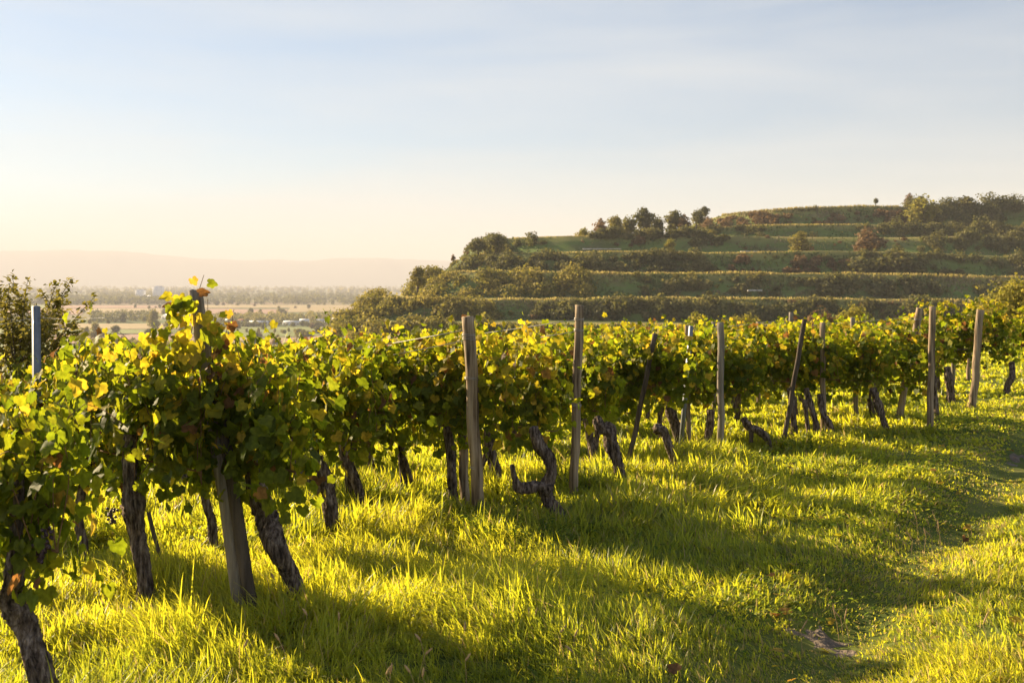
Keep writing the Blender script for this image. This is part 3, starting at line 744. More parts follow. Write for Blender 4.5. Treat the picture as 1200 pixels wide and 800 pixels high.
# ------------------------------------------------------------------ trees
def crown_geo(blobs, n, leaf, seed):
    """blobs (x,y,z,r,rz); leaf-clump faces through each blob's volume, dense near the skin"""
    k = np.random.default_rng(seed)
    vol = np.array([b[3]**2 for b in blobs]); vol = vol/vol.sum()
    Vs = []; T = []; tt = []
    for b, w in zip(blobs, vol):
        m = max(8, int(n*w))
        u = k.normal(0, 1, (m, 3)); u /= np.linalg.norm(u, axis=1)[:, None]
        lump = 1+.22*np.sin(u[:, 0]*5+seed)*np.sin(u[:, 1]*4+b[0])+.15*np.sin(u[:, 2]*7+b[1])
        rr = (k.random(m)**.3)*lump
        p = np.array(b[:3])+u*rr[:, None]*np.array([b[3], b[3], b[4]])
        nn = u+k.normal(0, .6, (m, 3)); nn[:, 2] += .3; nn /= np.linalg.norm(nn, axis=1)[:, None]
        t1 = np.cross(nn, k.normal(0, 1, (m, 3))); t1 /= np.linalg.norm(t1, axis=1)[:, None]; t2 = np.cross(nn, t1)
        s = leaf*k.uniform(.5, 1.4, (m, 1))
        Vs.append(np.stack([p-t1*s-t2*s*.4, p+t1*s*.2-t2*s, p+t1*s+t2*s*.3, p-t1*s*.3+t2*s], 1).reshape(-1, 3))
        tt.append(np.repeat(np.clip(k.normal(.45, .25, m)+.2*k.normal(), 0, 1), 4))
    V = np.concatenate(Vs); N = len(V)//4; q = np.arange(N*4).reshape(-1, 4)
    return V, q, np.concatenate(tt)
def rand_blobs(k, R, H, z0, n):
    out = []
    for i in range(n):
        a = k.uniform(0, 6.28); f = k.uniform(0, .62); zz = k.uniform(0, 1)
        e = math.sin(math.pi*(.15+.75*zz))
        out.append((R*f*e*math.cos(a), R*f*e*math.sin(a), z0+(H-z0)*(.2+.65*zz), R*k.uniform(.3, .5)*(.6+.5*e), (H-z0)*k.uniform(.16, .26)))
    return out
TREE = {}
def tree_src(key, mat, R, H, z0, nb, n, leaf, seed, bare=False):
    k = np.random.default_rng(seed)
    bl = rand_blobs(k, R*1.15, H, z0*.3-.15, nb)+[(0, 0, H*.3, R*.7, H*.28), (0, 0, H*.6, R*.6, H*.3)]
    V, q, tt = crown_geo(bl, n, leaf, seed)
    c = mesh_np('crown', V, [q], mat, attr=tt)
    parts = [tube([(0, 0, -.5), (R*.03, 0, H*.25), (0, R*.03, H*.6)], [R*.09+.03, R*.07+.02, R*.03], 8, .08, seed, sub=3)]
    for b in bl[:6]:
        parts.append(tube([(R*.02, 0, H*.3), (b[0]*.5, b[1]*.5, (H*.3+b[2])*.52), (b[0], b[1], b[2])], [R*.04, R*.03, R*.012], 5, 0, 0, sub=2))
    v, qq, t = merge(parts); tr = mesh_np('trunk', v, [qq, t], M['treebark'], smooth=True)
    for o in (c, tr): COL.objects.unlink(o)
    TREE[key] = (c, tr)
def tree(key, x, y, z, s, label, cat='tree', group=None, name='broadleaf_tree', sz=None):
    e = empty(name, (x, y, z), label, cat, group, random.uniform(0, 6.28)); e.scale = (s, s, sz or s)
    for o in TREE[key]:
        c = o.copy(); COL.objects.link(c); c.parent = e
    return e
tree_src('dark', M['crown_dark'], 1, 2, .25, 11, 1500, .085, 1)
tree_src('dark2', M['crown_dark'], 1, 2.2, .3, 9, 1300, .09, 2)
tree_src('mid', M['crown_mid'], 1, 1.9, .2, 10, 1400, .085, 3)
tree_src('mid2', M['crown_mid'], 1, 2.2, .25, 12, 1500, .08, 4)
tree_src('yellow', M['crown_yellow'], 1, 2, .15, 11, 1600, .075, 5)
tree_src('brown', M['crown_brown'], 1, 1.7, .15, 10, 1400, .08, 6)
tree_src('yfine', M['crown_yellow'], 1, 1.8, .1, 26, 16000, .03, 7)
tree_src('mfine', M['crown_mid'], 1, 1.8, .1, 20, 9000, .035, 8)
tree_src('bfine', M['crown_brown'], 1, 1.7, .1, 20, 9000, .035, 9)

# ------------------------------------------------------------------ terraced hill
LV = [  # rim y px, distance of the rim, px of the nose
    (400, 222, 392), (383, 240, 398), (352, 272, 436), (321, 304, 512), (296, 334, 548), (277, 362, 566), (266, 388, 812), (242, 424, 846)]
RIM = []
NP = 260
def contour(dist, nosepx, off=0., seed=0):
    """plan outline: far right, along the front, round the nose, away to the back"""
    Rn = 34.
    Xn = (nosepx-600)/F*(dist+Rn*.7)
    pts = []
    d0 = dist-off; x0 = Xn-off
    R = Rn+off
    xs = np.linspace(520, Xn+Rn, 150)
    for x in xs: pts.append((x, d0))
    for a in np.linspace(0, math.pi*.5, 40)[1:]: pts.append((Xn+Rn-R*math.sin(a), dist+Rn-R*math.cos(a)))
    back = np.linspace(0, 1, NP-len(pts)+1)[1:]
    for b in back: pts.append((x0+60*b*b, dist+Rn+500*b))
    p = np.array(pts)
    w = 1-sstep(.93, 1., np.linspace(0, 1, len(p)))
    n = (vnoise(p[:, 0], p[:, 1], 45, 40+seed)-.5)*11+(vnoise(p[:, 0], p[:, 1], 20, 50+seed)-.5)*5+(vnoise(p[:, 0], p[:, 1], 11, 60+seed)-.5)*2.2
    p[:, 1] += n*(1-.0); p[:, 0] -= n*.3*(p[:, 0] < Xn+Rn)
    p[:, 1] -= .02*np.clip(p[:, 0], 0, 300)
    return p
def hill_mat():
    m, nt, nd, ln = newmat('hill_ground')
    tc = nd.new('ShaderNodeTexCoord'); at = nd.new('ShaderNodeAttribute'); at.attribute_name = 'tint'
    n1 = nd.new('ShaderNodeTexNoise'); n1.inputs['Scale'].default_value = .11; n1.inputs['Detail'].default_value = 10; n1.inputs['Roughness'].default_value = .65
    mp = nd.new('ShaderNodeMapping'); mp.inputs['Scale'].default_value = (.5, 1, 1); ln.new(tc.outputs['Object'], mp.inputs['Vector']); ln.new(mp.outputs[0], n1.inputs['Vector'])
    bank = ramp(nd, [(.3, (.11, .10, .05)), (.42, (.10, .12, .04)), (.55, (.11, .165, .04)), (.66, (.15, .15, .06)), (.75, (.22, .19, .12))]); ln.new(n1.outputs['Fac'], bank.inputs[0])
    top = ramp(nd, [(.3, (.22, .21, .05)), (.55, (.34, .27, .09)), (.75, (.4, .28, .14))]); ln.new(n1.outputs['Fac'], top.inputs[0])
    mx = nd.new('ShaderNodeMix'); mx.data_type = 'RGBA'; ln.new(at.outputs['Fac'], mx.inputs[0]); ln.new(bank.outputs['Color'], mx.inputs[6]); ln.new(top.outputs['Color'], mx.inputs[7])
    p = nd.new('ShaderNodeBsdfPrincipled'); p.inputs['Roughness'].default_value = 1; p.inputs['Specular IOR Level'].default_value = .1
    ln.new(mx.outputs[2], p.inputs['Base Color'])
    o = nd.new('ShaderNodeOutputMaterial'); ln.new(p.outputs[0], o.inputs['Surface'])
    return m
M['hill'] = hill_mat()
def zoff(i, X):
    X = np.asarray(X, float)
    t = {7: ([60, 90, 140, 210], [-3.4, -1.8, -.3, .2]), 6: ([60, 120, 200], [0, .3, -.6]), 5: ([-20, 40, 90, 160, 240], [-.4, .4, 0, -.8, -1.6]), 4: ([-20, 40, 110, 170], [-.3, .2, -.5, -2.2]),
         3: ([-20, 60, 120, 170], [.3, 0, -.4, -1.6]), 2: ([-30, 60, 140], [.2, 0, -.8])}.get(i, ([0], [0]))
    return np.interp(X, *t)+(vnoise(X, X*0+i*7, 32, 70+i)-.5)*1.1
def build_hill():
    rings = []; tints_ = []; zprev_a = None
    zprev = -24.
    for i, (yp, d, npx) in enumerate(LV):
        z = EYE-(yp-HZ)/F*d
        h = z-zprev
        w = h*1.15 if i else 14
        foot = contour(d, npx, w, i); rim = contour(d, npx, 0, i); inn = contour(d, npx, -1.6, i)
        zf = zprev_a+.0 if i else np.full(NP, -24.); z = z+zoff(i, rim[:, 0])
        rings.append(np.column_stack([foot, zf+.25])); tints_.append(0.)
        mid = foot*.45+rim*.55
        rings.append(np.column_stack([mid, zf*.42+z*.58+(vnoise(mid[:, 0], mid[:, 1], 9, 7)-.5)*1.2])); tints_.append(0.)
        rings.append(np.column_stack([rim, z+(vnoise(rim[:, 0], rim[:, 1], 14, 9)-.5)*.9])); tints_.append(.6)
        rings.append(np.column_stack([inn, z+.35])); tints_.append(1.)
        RIM.append((foot, rim, zf, z)); zprev_a = z; zprev = float(np.mean(z))
    last = contour(LV[-1][1], LV[-1][2], -30, 7)
    rings.append(np.column_stack([last, zprev_a+1.6])); tints_.append(1.)
    last = contour(LV[-1][1], LV[-1][2], -33, 7)*[1, 1]+[30, 80]
    rings.append(np.column_stack([last, zprev_a+1.4])); tints_.append(1.)
    V = np.concatenate(rings); nr = len(rings)
    i = np.arange(nr-1)[:, None]; j = np.arange(NP-1)[None, :]
    Q = np.stack([(i*NP+j).ravel(), ((i+1)*NP+j).ravel(), ((i+1)*NP+j+1).ravel(), (i*NP+j+1).ravel()], 1)
    # close the top
    c = len(V)-NP
    T = [(c, c+k+1, c+k) for k in range(1, NP-1)]
    o = mesh_np('hill', V, [Q, T], M['hill'], attr=np.repeat(tints_, NP)); tag(o, kind='structure')
build_hill()
def bank_pt(i, t, f):
    """point on bank i: t along contour by x px, f up the bank"""
    foot, rim, z0, z1 = RIM[i]
    k = t
    p = foot[k]*(1-f)+rim[k]*f
    return p[0], p[1], z0[k]*(1-f)+z1[k]*f
def pxs(i):
    r = RIM[i][1]; return 600+F*r[:, 0]/r[:, 1]
def scrub(i, x0, x1, n, smin, smax, mat, label, seed, f0=.0, f1=.9, leaf=.32, per=150, flat=1.):
    k = np.random.default_rng(seed); px = pxs(i)
    idx = np.where((px >= x0) & (px <= x1) & (RIM[i][1][:, 1] < RIM[i][1][:, 1].min()+75))[0]
    if len(idx) < 2: return
    # sample evenly by arc length
    r = RIM[i][1][idx]; seg = np.concatenate([[0], np.cumsum(np.hypot(*np.diff(r, axis=0).T))])
    bl = []
    for _ in range(n):
        s = k.uniform(0, seg[-1]); a = np.searchsorted(seg, s)-1; a = min(max(a, 0), len(idx)-2); g = (s-seg[a])/(seg[a+1]-seg[a]+1e-9)
        f = k.uniform(f0, f1)
        p = np.array(bank_pt(i, idx[a], f))*(1-g)+np.array(bank_pt(i, idx[a+1], f))*g
        R = k.uniform(smin, smax)*(.55+.9*k.random()**2)
        if vnoise(p[0], p[1], 13, seed) < .3: continue
        bl.append((p[0], p[1], p[2]+R*.45*flat, R, R*.8*flat))
    V, q, tt = crown_geo(bl, per*len(bl), leaf, seed)
    o = mesh_np('scrub', V, [q], mat, attr=tt); tag(o, label, 'scrub', kind='stuff')
CM, CD, CY, CB = M['crown_mid'], M['crown_dark'], M['crown_yellow'], M['crown_brown']
scrub(0, 380, 640, 110, 1.5, 3.0, CM, 'golden-green scrub on the lowest hill bank at the left', 200, 0, 1.)
scrub(0, 600, 1250, 110, 1.2, 2.6, CM, 'olive scrub on the lowest hill bank behind the vine tops', 201, 0, 1.)
scrub(1, 380, 640, 120, 1.6, 3.0, CM, 'golden-green scrub on the second hill bank around its left nose', 202, -.2, .85)
scrub(2, 425, 640, 190, 1.6, 3.0, CM, 'sunlit scrub clothing the left nose of the third hill bank', 203, 0, .85)
scrub(2, 620, 850, 110, 1.4, 2.8, CD, 'dark scrub along the middle of the third hill bank', 204, 0, .8)
scrub(2, 840, 1250, 130, 1.2, 2.4, CD, 'dark low scrub along the right of the third hill bank', 205, 0, .75)
scrub(3, 470, 690, 150, 1.8, 3.2, CM, 'dense olive bushes on the fourth hill bank at its left nose', 206, -.05, .85)
scrub(3, 740, 1100, 60, .9, 2.2, CD, 'scattered dark scrub on the grassy right of the fourth bank', 207, 0, .7)
scrub(3, 950, 1250, 80, 1.2, 2.4, CD, 'dark green scrub on the far right of the fourth bank', 208, .1, .75)
scrub(4, 545, 600, 30, .8, 1.6, CM, 'low bushes on the left nose of the fifth bank', 209, 0, .7)
scrub(4, 560, 860, 150, 1.3, 2.5, CD, 'dark hedge-like scrub along the fifth hill bank', 210, 0, .75)
scrub(4, 840, 1010, 50, .8, 1.8, CB, 'brownish low scrub on the fifth bank right of the hedge', 211, 0, .6)
scrub(4, 1000, 1250, 90, 1.4, 2.8, CD, 'dark bush thicket at the right of the fifth bank', 212, 0, .9)
scrub(5, 552, 650, 70, 1.3, 2.4, CD, 'dark bush hedge on the left nose of the sixth bank', 213, .2, 1.05)
scrub(5, 690, 760, 36, 1.0, 1.8, CB, 'brown scrub on the sixth bank below the tree group', 214, .4, .95)
scrub(5, 800, 880, 30, 1.0, 1.8, CD, 'small dark scrub strip left of the round tree', 215, .5, 1.)
scrub(5, 1060, 1250, 70, 1.4, 2.6, CD, 'dark scrub at the right of the sixth bank', 216, .3, 1.)
scrub(5, 688, 835, 60, 1.0, 2.2, CD, 'undergrowth at the feet of the hilltop tree group', 221, .85, 1.15)
scrub(6, 815, 900, 50, 1.2, 2.2, CD, 'dark scrub on the left end of the seventh bank', 217, 0, .9)
scrub(6, 1020, 1250, 90, 1.6, 3.0, CD, 'dark scrub on the right of the seventh bank', 218, .1, .9)
scrub(7, 830, 1060, 130, 1.2, 2.4, CB, 'brown-green scrub on the topmost bank under the skyline', 219, .1, .72, flat=.8)
scrub(7, 1060, 1250, 150, 1.8, 3.4, CD, 'dark thicket on the skyline at the right', 220, .1, 1.1)
for i_ in range(1, 8):
    scrub(i_, 400, 1250, 70, .5, 1.3, (CM, CD, CB)[i_ % 3], f'scattered small shrubs on hill bank {[0, "two", "three", "four", "five", "six", "seven", "eight"][i_]} counted from below', 240+i_, .0, 1.0, leaf=.22, per=70)
M['rim'] = leaf_mat('rim_grass', [(0, (.15, .14, .04)), (1, (.33, .25, .1))], [(0, (.36, .33, .08)), (1, (.62, .48, .18))], trans=.45)
# rough dry grass on the banks
def bank_grass(i, dens, label, seed):
    k = np.random.default_rng(seed); px = pxs(i); idx = np.where((px >= 385) & (px <= 1260) & (RIM[i][1][:, 1] < RIM[i][1][:, 1].min()+75))[0]
    r = RIM[i][1][idx]; ft = RIM[i][0][idx]; seg = np.concatenate([[0], np.cumsum(np.hypot(*np.diff(r, axis=0).T))]); n = int(seg[-1]*dens)
    s = k.uniform(0, seg[-1], n); f = k.uniform(-.05, 1, n)
    def ip(a): return np.interp(s, seg, a)
    x = ip(ft[:, 0])*(1-f)+ip(r[:, 0])*f; y = ip(ft[:, 1])*(1-f)+ip(r[:, 1])*f; z = ip(RIM[i][2][idx])*(1-f)+ip(RIM[i][3][idx])*f+.15
    keep = vnoise(x*.6, y+z*2, 5, seed) > .25; x, y, z = x[keep], y[keep], z[keep]; n = len(x)
    w = k.uniform(.12, .4, n); h = k.uniform(.1, .75, n)*(.4+vnoise(x, y+z, 7, seed+1)); a = k.uniform(0, 3.14, n); cx, cy = np.cos(a)*w, np.sin(a)*w
    ly = k.uniform(-.3, .1, n)
    V = np.stack([np.stack([x-cx, y-cy, z-.2], 1), np.stack([x+cx, y+cy, z-.2], 1), np.stack([x+cx*.5, y+cy*.5+ly, z+h], 1), np.stack([x-cx*.8, y-cy*.8+ly, z+h*.8], 1)], 1).reshape(-1, 3)
    t = np.clip(vnoise(x, y+z*2, 14, seed+2)*1.1-.1+k.normal(0, .12, n), 0, 1)
    tag(mesh_np('rough_grass', V, [np.arange(n*4).reshape(-1, 4)], M['dry'], attr=np.repeat(t, 4)), label, 'grass', kind='stuff')
M['dry'] = leaf_mat('dry_bank_grass', [(0, (.08, .115, .035)), (.4, (.125, .145, .05)), (.7, (.19, .165, .085)), (1, (.27, .215, .14))], [(0, (.15, .2, .04)), (1, (.3, .26, .12))], trans=.25, vary=.25, nscale=.2)
for i_ in range(1, 8):
    bank_grass(i_, (34, 34, 34, 34, 26, 9, 12, 30)[i_], f'rough olive grass on the slope of hill bank {[0, "two", "three", "four", "five", "six", "seven", "eight"][i_]} counted from below', 500+i_)
# short grass and vine rows fringing each terrace rim, catching the low sun
def fringe(i, x0, x1, label, seed, h=.7, dens=9):
    k = np.random.default_rng(seed); px = pxs(i); idx = np.where((px >= x0) & (px <= x1) & (RIM[i][1][:, 1] < RIM[i][1][:, 1].min()+60))[0]
    r = RIM[i][1][idx]; seg = np.concatenate([[0], np.cumsum(np.hypot(*np.diff(r, axis=0).T))]); n = int(seg[-1]*dens*2.6)
    s = k.uniform(0, seg[-1], n); x = np.interp(s, seg, r[:, 0]); y = np.interp(s, seg, r[:, 1])+k.uniform(-.2, 2.6, n)
    z = np.interp(s, seg, RIM[i][3][idx])+.1
    hh = .7*h*k.uniform(.3, 1.2, n)*(.6+.8*vnoise(x, y, 6, seed)); w = k.uniform(.06, .2, n); a = k.uniform(0, 3.14, n)
    cx, cy = np.cos(a)*w, np.sin(a)*w
    V = np.stack([np.stack([x-cx, y-cy, z], 1), np.stack([x+cx, y+cy, z], 1), np.stack([x+cx*.6, y+cy*.6, z+hh], 1), np.stack([x-cx*.7, y-cy*.7, z+hh*.9], 1)], 1).reshape(-1, 3)
    o = mesh_np('grass', V, [np.arange(len(V)).reshape(-1, 4)], M['rim'], attr=np.repeat(k.random(n), 4)); tag(o, label, 'grass', kind='stuff')
for i, x0, x1, hh in ((1, 560, 1250, .8), (2, 432, 1250, 1.), (3, 512, 1250, 1.), (4, 560, 950, .7), (5, 600, 860, .6), (6, 815, 1020, .8), (7, 846, 1060, 1.1)):
    fringe(i, x0, x1, f'sunlit grass fringe along the rim of hill terrace {["", "two", "three", "four", "five", "six", "seven", "eight"][i]} counted from below', 300+i, hh)

def hill_tree(key, px, pyb, d, wpx, hpx, label, name='broadleaf_tree', cat='tree', group='single trees on the terraced hill'):
    x, y, z = P(px, pyb+hpx*(.3 if cat == 'bush' else .06), d); R = wpx/F*d/2*1.25; H = hpx/F*d*(1.32 if cat == 'bush' else 1.06)
    tree(key, x, y, z, R/1.0, label, cat, group, name, sz=H/2.05)
for a in (('yellow', 684, 277, 372, 15, 11, 'small yellow bush at the left end of the tree group on the hill', 'bush', 'bush'),
    ('brown', 703, 277, 372, 19, 28, 'brown-tinged tree at the left of the hilltop tree group'),
    ('mid', 722, 277, 374, 19, 30, 'olive tree second from left in the hilltop tree group'),
    ('dark', 738, 277, 380, 20, 27, 'dark tree third from left in the hilltop tree group'),
    ('dark2', 755, 277, 382, 22, 33, 'tallest dark tree in the middle of the hilltop tree group'),
    ('dark', 772, 276, 384, 20, 26, 'dark round tree right of the tallest one on the hilltop'),
    ('dark2', 789, 275, 386, 20, 28, 'dark tree at the right end of the main hilltop tree group'),
    ('brown', 802, 270, 382, 17, 25, 'brown sunlit tree between the tree group and the grassy skyline'),
    ('dark', 816, 262, 400, 16, 19, 'dark tree where the grassy skyline begins'),
    ('dark2', 826, 254, 420, 10, 12, 'small tree on the skyline above the dark tree'),
    ('yellow', 771, 277, 366, 9, 9, 'tiny yellow bush at the foot of the tree group', 'bush', 'bush'),
    ('yellow', 785, 293, 350, 13, 15, 'small yellow-green tree on the green slope below the tree group'),
    ('mid', 834, 280, 372, 12, 14, 'small sunlit bush on the slope left of the round tree', 'bush', 'bush'),
    ('mid2', 938, 297, 345, 26, 24, 'round olive tree standing alone on the green slope'),
    ('brown', 1017, 294, 348, 38, 36, 'big brown-crowned tree in the middle of the slope'),
    ('yellow', 1080, 262, 412, 37, 35, 'large yellow tree on the skyline'),
    ('brown', 1066, 240, 428, 12, 18, 'thin bare-looking tree left of the large yellow one'),
    ('dark', 1100, 260, 420, 30, 26, 'dark tree right behind the large yellow one'),
    ('dark2', 1130, 262, 425, 34, 31, 'broad dark tree on the right skyline'),
    ('dark', 1160, 262, 425, 30, 27, 'dark tree near the right end of the skyline'),
    ('dark2', 1189, 262, 425, 28, 26, 'last dark tree at the right edge of the skyline'),
    ('dark', 1026, 237, 424, 6, 6, 'tiny bush on the grassy skyline', 'bush', 'bush'),
    ('brown', 531, 303, 320, 6, 7, 'tiny pinkish bush on the left shoulder of the hill', 'bush', 'bush'),
    ('mid2', 490, 336, 292, 22, 22, 'tree crowning the left nose of the hill'),
    ('dark', 560, 292, 352, 22, 15, 'dark bush at the left end of the upper hedge', 'bush', 'bush'),
    ('dark2', 582, 292, 352, 22, 17, 'dark bush in the upper hedge second from left', 'bush', 'bush'),
    ('dark', 1005, 325, 322, 42, 30, 'wide dark bush below the big brown-crowned tree', 'bush', 'bush'),
    ('dark2', 1050, 323, 322, 46, 28, 'dark round bush right of the wide dark one', 'bush', 'bush'),
    ('yellow', 817, 402, 120, 34, 40, 'pale yellow-green bush top behind the stakes right of centre', 'bush', 'bush'),
    ):
    hill_tree(*a[:7], name=(a[7] if len(a) > 7 else 'broadleaf_tree'), cat=(a[8] if len(a) > 8 else 'tree'))
for a in (('yfine', 872, 410, 95, 50, 50, 'pale yellow-green bush behind the vine tops left of the middle cluster', 'bush', 'bush'),
    ('bfine', 968, 412, 95, 62, 58, 'reddish-brown bush behind the vine tops right of centre', 'bush', 'bush'),
    ('yfine', 1002, 412, 90, 40, 66, 'bright yellow bush behind the thin free-standing post', 'bush', 'bush'),
    ('yfine', 1190, 425, 62, 92, 118, 'big golden tree behind the vines at the right edge'),
    ('yfine', 1245, 430, 60, 90, 135, 'tall golden tree beyond the right edge, behind the vines'),
    ('mfine', 1150, 430, 70, 44, 92, 'olive shrub in front of the big golden tree', 'bush', 'bush'),
    ('yfine', 690, 412, 110, 30, 36, 'small pale bush behind the tall round post', 'bush', 'bush')):
    hill_tree(*a[:7], name=(a[7] if len(a) > 7 else 'broadleaf_tree'), cat=(a[8] if len(a) > 8 else 'tree'), group='bushes between the vineyard and the hill')
# pale stone walls and tarps on the slope
def slab(name, px0, px1, py, d, h, mat, label, cat):
    a = np.array(P(px0, py, d)); b = np.array(P(px1, py, d+1)); n = 14; k = np.random.default_rng(int(px0))
    V = []; Q = []
    for i in range(n):
        p = a+(b-a)*i/(n-1); hh = h*k.uniform(.45, 1.1)
        V += [p+(0, -.5, -hh), p+(0, -.35, hh*.5), p+(0, .4, hh*.5), p+(0, .5, -hh)]
    for i in range(n-1):
        for j in range(4): Q.append((i*4+j, (i+1)*4+j, (i+1)*4+(j+1) % 4, i*4+(j+1) % 4))
    Q += [(3, 2, 1, 0), (n*4-4, n*4-3, n*4-2, n*4-1)]
    tag(mesh_np(name, np.array(V)-a, [Q], mat, loc=tuple(a)), label, cat)
M['stone'] = noise_mat('pale_stone', [(.35, (.25, .23, .2)), (.65, (.6, .57, .52))], scale=.8, rough=.9)
M['tarp'] = noise_mat('blue_tarp', [(.3, (.10, .2, .32)), (.7, (.16, .3, .45))], scale=.8, rough=.5)
slab('stone_wall', 868, 888, 294.5, 333, .3, M['stone'], 'longer pale stone wall low on the green slope', 'wall')
slab('stone_wall', 893, 901, 295.5, 333, .25, M['stone'], 'short pale stone wall right of the longer one', 'wall')
slab('stone_wall', 913, 924, 296, 333, .25, M['stone'], 'pale stone wall below the round olive tree', 'wall')
slab('stone_wall', 683, 728, 291.5, 340, .25, M['stone'], 'pale broken stone wall on the slope below the hilltop tree group', 'wall')
slab('stone_wall', 876, 893, 340, 296, .35, M['stone'], 'pale rubble wall on the dark bank above the lowest terraces', 'wall')
slab('blue_tarp', 1066, 1084, 302.5, 328, .3, M['tarp'], 'blue tarpaulin strip right of the dark round bush', 'tarpaulin')
slab('blue_tarp', 1125, 1132, 303.5, 328, .25, M['tarp'], 'tiny blue tarpaulin between the other two', 'tarpaulin')
slab('blue_tarp', 1186, 1197, 306, 328, .25, M['tarp'], 'blue tarpaulin strip at the right edge', 'tarpaulin')

# ------------------------------------------------------------------ left bush behind the vines
def left_bush():
    k = np.random.default_rng(77); d = 13.5
    x, y, z = P(22, 470, d); z = float(terr(x, y))
    e = empty('cherry_tree', (x, y, z), 'dark young tree with spreading leafy twigs behind the grey steel post at left', 'tree')
    tips = [(8, 322), (-6, 330), (30, 338), (62, 332), (82, 328), (98, 348), (95, 378), (86, 392), (48, 330), (-20, 345), (70, 352), (20, 350), (-30, 365), (78, 365), (-45, 350), (60, 380), (40, 360), (90, 362), (5, 340), (-60, 370)]
    st = []; pos = []; tp = []; nr = []
    base = np.array([0, 0, 0.])
    st.append(tube([(0, 0, -.1), (0.02, 0, .5), (0, 0, 1.)], [.05, .045, .035], 8, .1, 1, sub=4))
    for i, (px, py) in enumerate(tips):
        q = np.array(P(px, py, d))-np.array([x, y, z]); q[1] = k.normal(0, .3)
        b = np.array([0, 0, k.uniform(.6, 1.)]); m = (b+q)/2+np.array([0, k.normal(0, .08), .08])
        pp = [b, m, q]; st.append(tube(pp, [.014, .008, .003], 5, 0, 0, sub=4))
        for j in range(150):
            f = k.uniform(.12, 1.)**.8; c = b*(1-f)**2+2*f*(1-f)*m*1.0+f*f*q
            o = k.normal(0, .05*(1.6-f), 3); pos.append(c+o); tp.append(q-b+k.normal(0, .6, 3)); nr.append((k.normal(0, .6), k.normal(0, .7), .8))
        for j in range(3):
            f = k.uniform(.4, .85); c = b*(1-f)**2+2*f*(1-f)*m+f*f*q; t2 = c+k.normal(0, .14, 3)+np.array([0, 0, .1])
            st.append(tube([c, t2], [.004, .002], 4, 0, 0, sub=1))
            for w in range(24): g = k.random(); pos.append(c+(t2-c)*g+k.normal(0, .02, 3)); tp.append(t2-c+k.normal(0, .1, 3)); nr.append((k.normal(0, .6), k.normal(0, .7), .8))
    pos = np.array(pos)
    V, T = leaves(pos, np.array(nr, float), np.array(tp), k.uniform(.045, .085, len(pos)), k, WO*[1.1, 1])
    mesh_np('crown', V, [T], M['crown_mid'], e, attr=np.repeat(k.random(len(pos))*.8, len(WO)))
    v, q, t = merge(st); mesh_np('trunk', v, [q, t], M['treebark'], e, smooth=True)
left_bush()

# ------------------------------------------------------------------ valley
def fmat(n, c): return noise_mat('field_'+n, [(.3, tuple(v*.85 for v in c)), (.7, tuple(v*1.12 for v in c))], scale=.02, detail=8, rough=1, stretch=(.3, 1, 1))
FM = {'tan': fmat('tan', (.34, .25, .12)), 'pink': fmat('pink', (.33, .19, .13)), 'green': fmat('green', (.17, .2, .05)), 'dkgreen': fmat('dark', (.08, .1, .035)), 'pale': fmat('pale', (.42, .36, .22))}
fi = 0
for (x0, x1, y0, y1, c) in ((300, 415, 396, 404.5, 'pink'), (255, 420, 383.5, 394.5, 'green'), (240, 330, 396, 400, 'tan'), (-80, 290, 405, 415, 'green'), (300, 430, 406, 416, 'green'),
    (60, 250, 392, 403, 'pink'), (-80, 55, 392, 402, 'tan'), (60, 240, 386.5, 391.3, 'green'), (40, 250, 379.5, 386, 'tan'), (-80, 35, 380, 391, 'green'),
    (100, 235, 361.5, 367.5, 'tan'), (240, 330, 362.5, 368, 'pink'), (335, 430, 361, 366, 'tan'), (-80, 95, 362, 369, 'pink'), (60, 220, 357.8, 361.2, 'pink'), (225, 420, 357.6, 361, 'tan'), (-80, 52, 358, 361.5, 'green'), (180, 330, 369, 371, 'green')):
    q = [plain_pt(px, py) for px, py in ((x0, y1), (x1, y1), (x1+8, y0), (x0+5, y0))]
    n = 6; V = []
    for a in range(n+1):
        for b in range(n+1):
            u, v = a/n, b/n
            p = np.array(q[0])*(1-u)*(1-v)+np.array(q[1])*u*(1-v)+np.array(q[2])*u*v+np.array(q[3])*(1-u)*v
            V.append((p[0], p[1], float(terr(p[0], p[1]))+.35+.02*fi))
    Q = [(a*(n+1)+b, (a+1)*(n+1)+b, (a+1)*(n+1)+b+1, a*(n+1)+b+1) for a in range(n) for b in range(n)]
    tag(mesh_np('field', np.array(V), [Q], FM[c]), kind='structure'); fi += 1
def wood(x0, x1, y0, y1, n, hm, mat, label, seed, per=45, leaf=2.2):
    k = np.random.default_rng(seed); bl = []
    for _ in range(n):
        px = k.uniform(x0, x1); py = k.uniform(y0, y1); x, y = plain_pt(px, py); H = hm*k.uniform(.6, 1.25)
        bl.append((x, y, float(terr(x, y))+H*.5, H*.55, H*.55))
    V, q, tt = crown_geo(bl, per*n, leaf, seed)
    tag(mesh_np('woodland', V, [q], mat, attr=tt), label, 'woodland', kind='stuff')
wood(-80, 110, 349, 357.5, 260, 13, CD, 'far hazy woodland at the left of the plain', 401)
wood(95, 245, 344, 357, 420, 14, CD, 'dark far woodland around the white silos', 402)
wood(235, 420, 345, 357, 360, 14, CD, 'far hazy woodland right of the silos', 403)
wood(-80, 520, 336.5, 344, 700, 16, CM, 'faint strip of woodland on the horizon', 404, 30, 5)
wood(200, 430, 371.5, 379, 210, 8, CM, 'belt of trees among the far white houses', 405, 60, 1.1)
wood(108, 178, 369.5, 378, 90, 8, CD, 'hedge belt left of the leaf-covered post on the plain', 406, 60, 1.1)
wood(-80, 60, 370, 379, 90, 8, CD, 'hedge belt at the far left of the plain', 407, 60, 1.1)
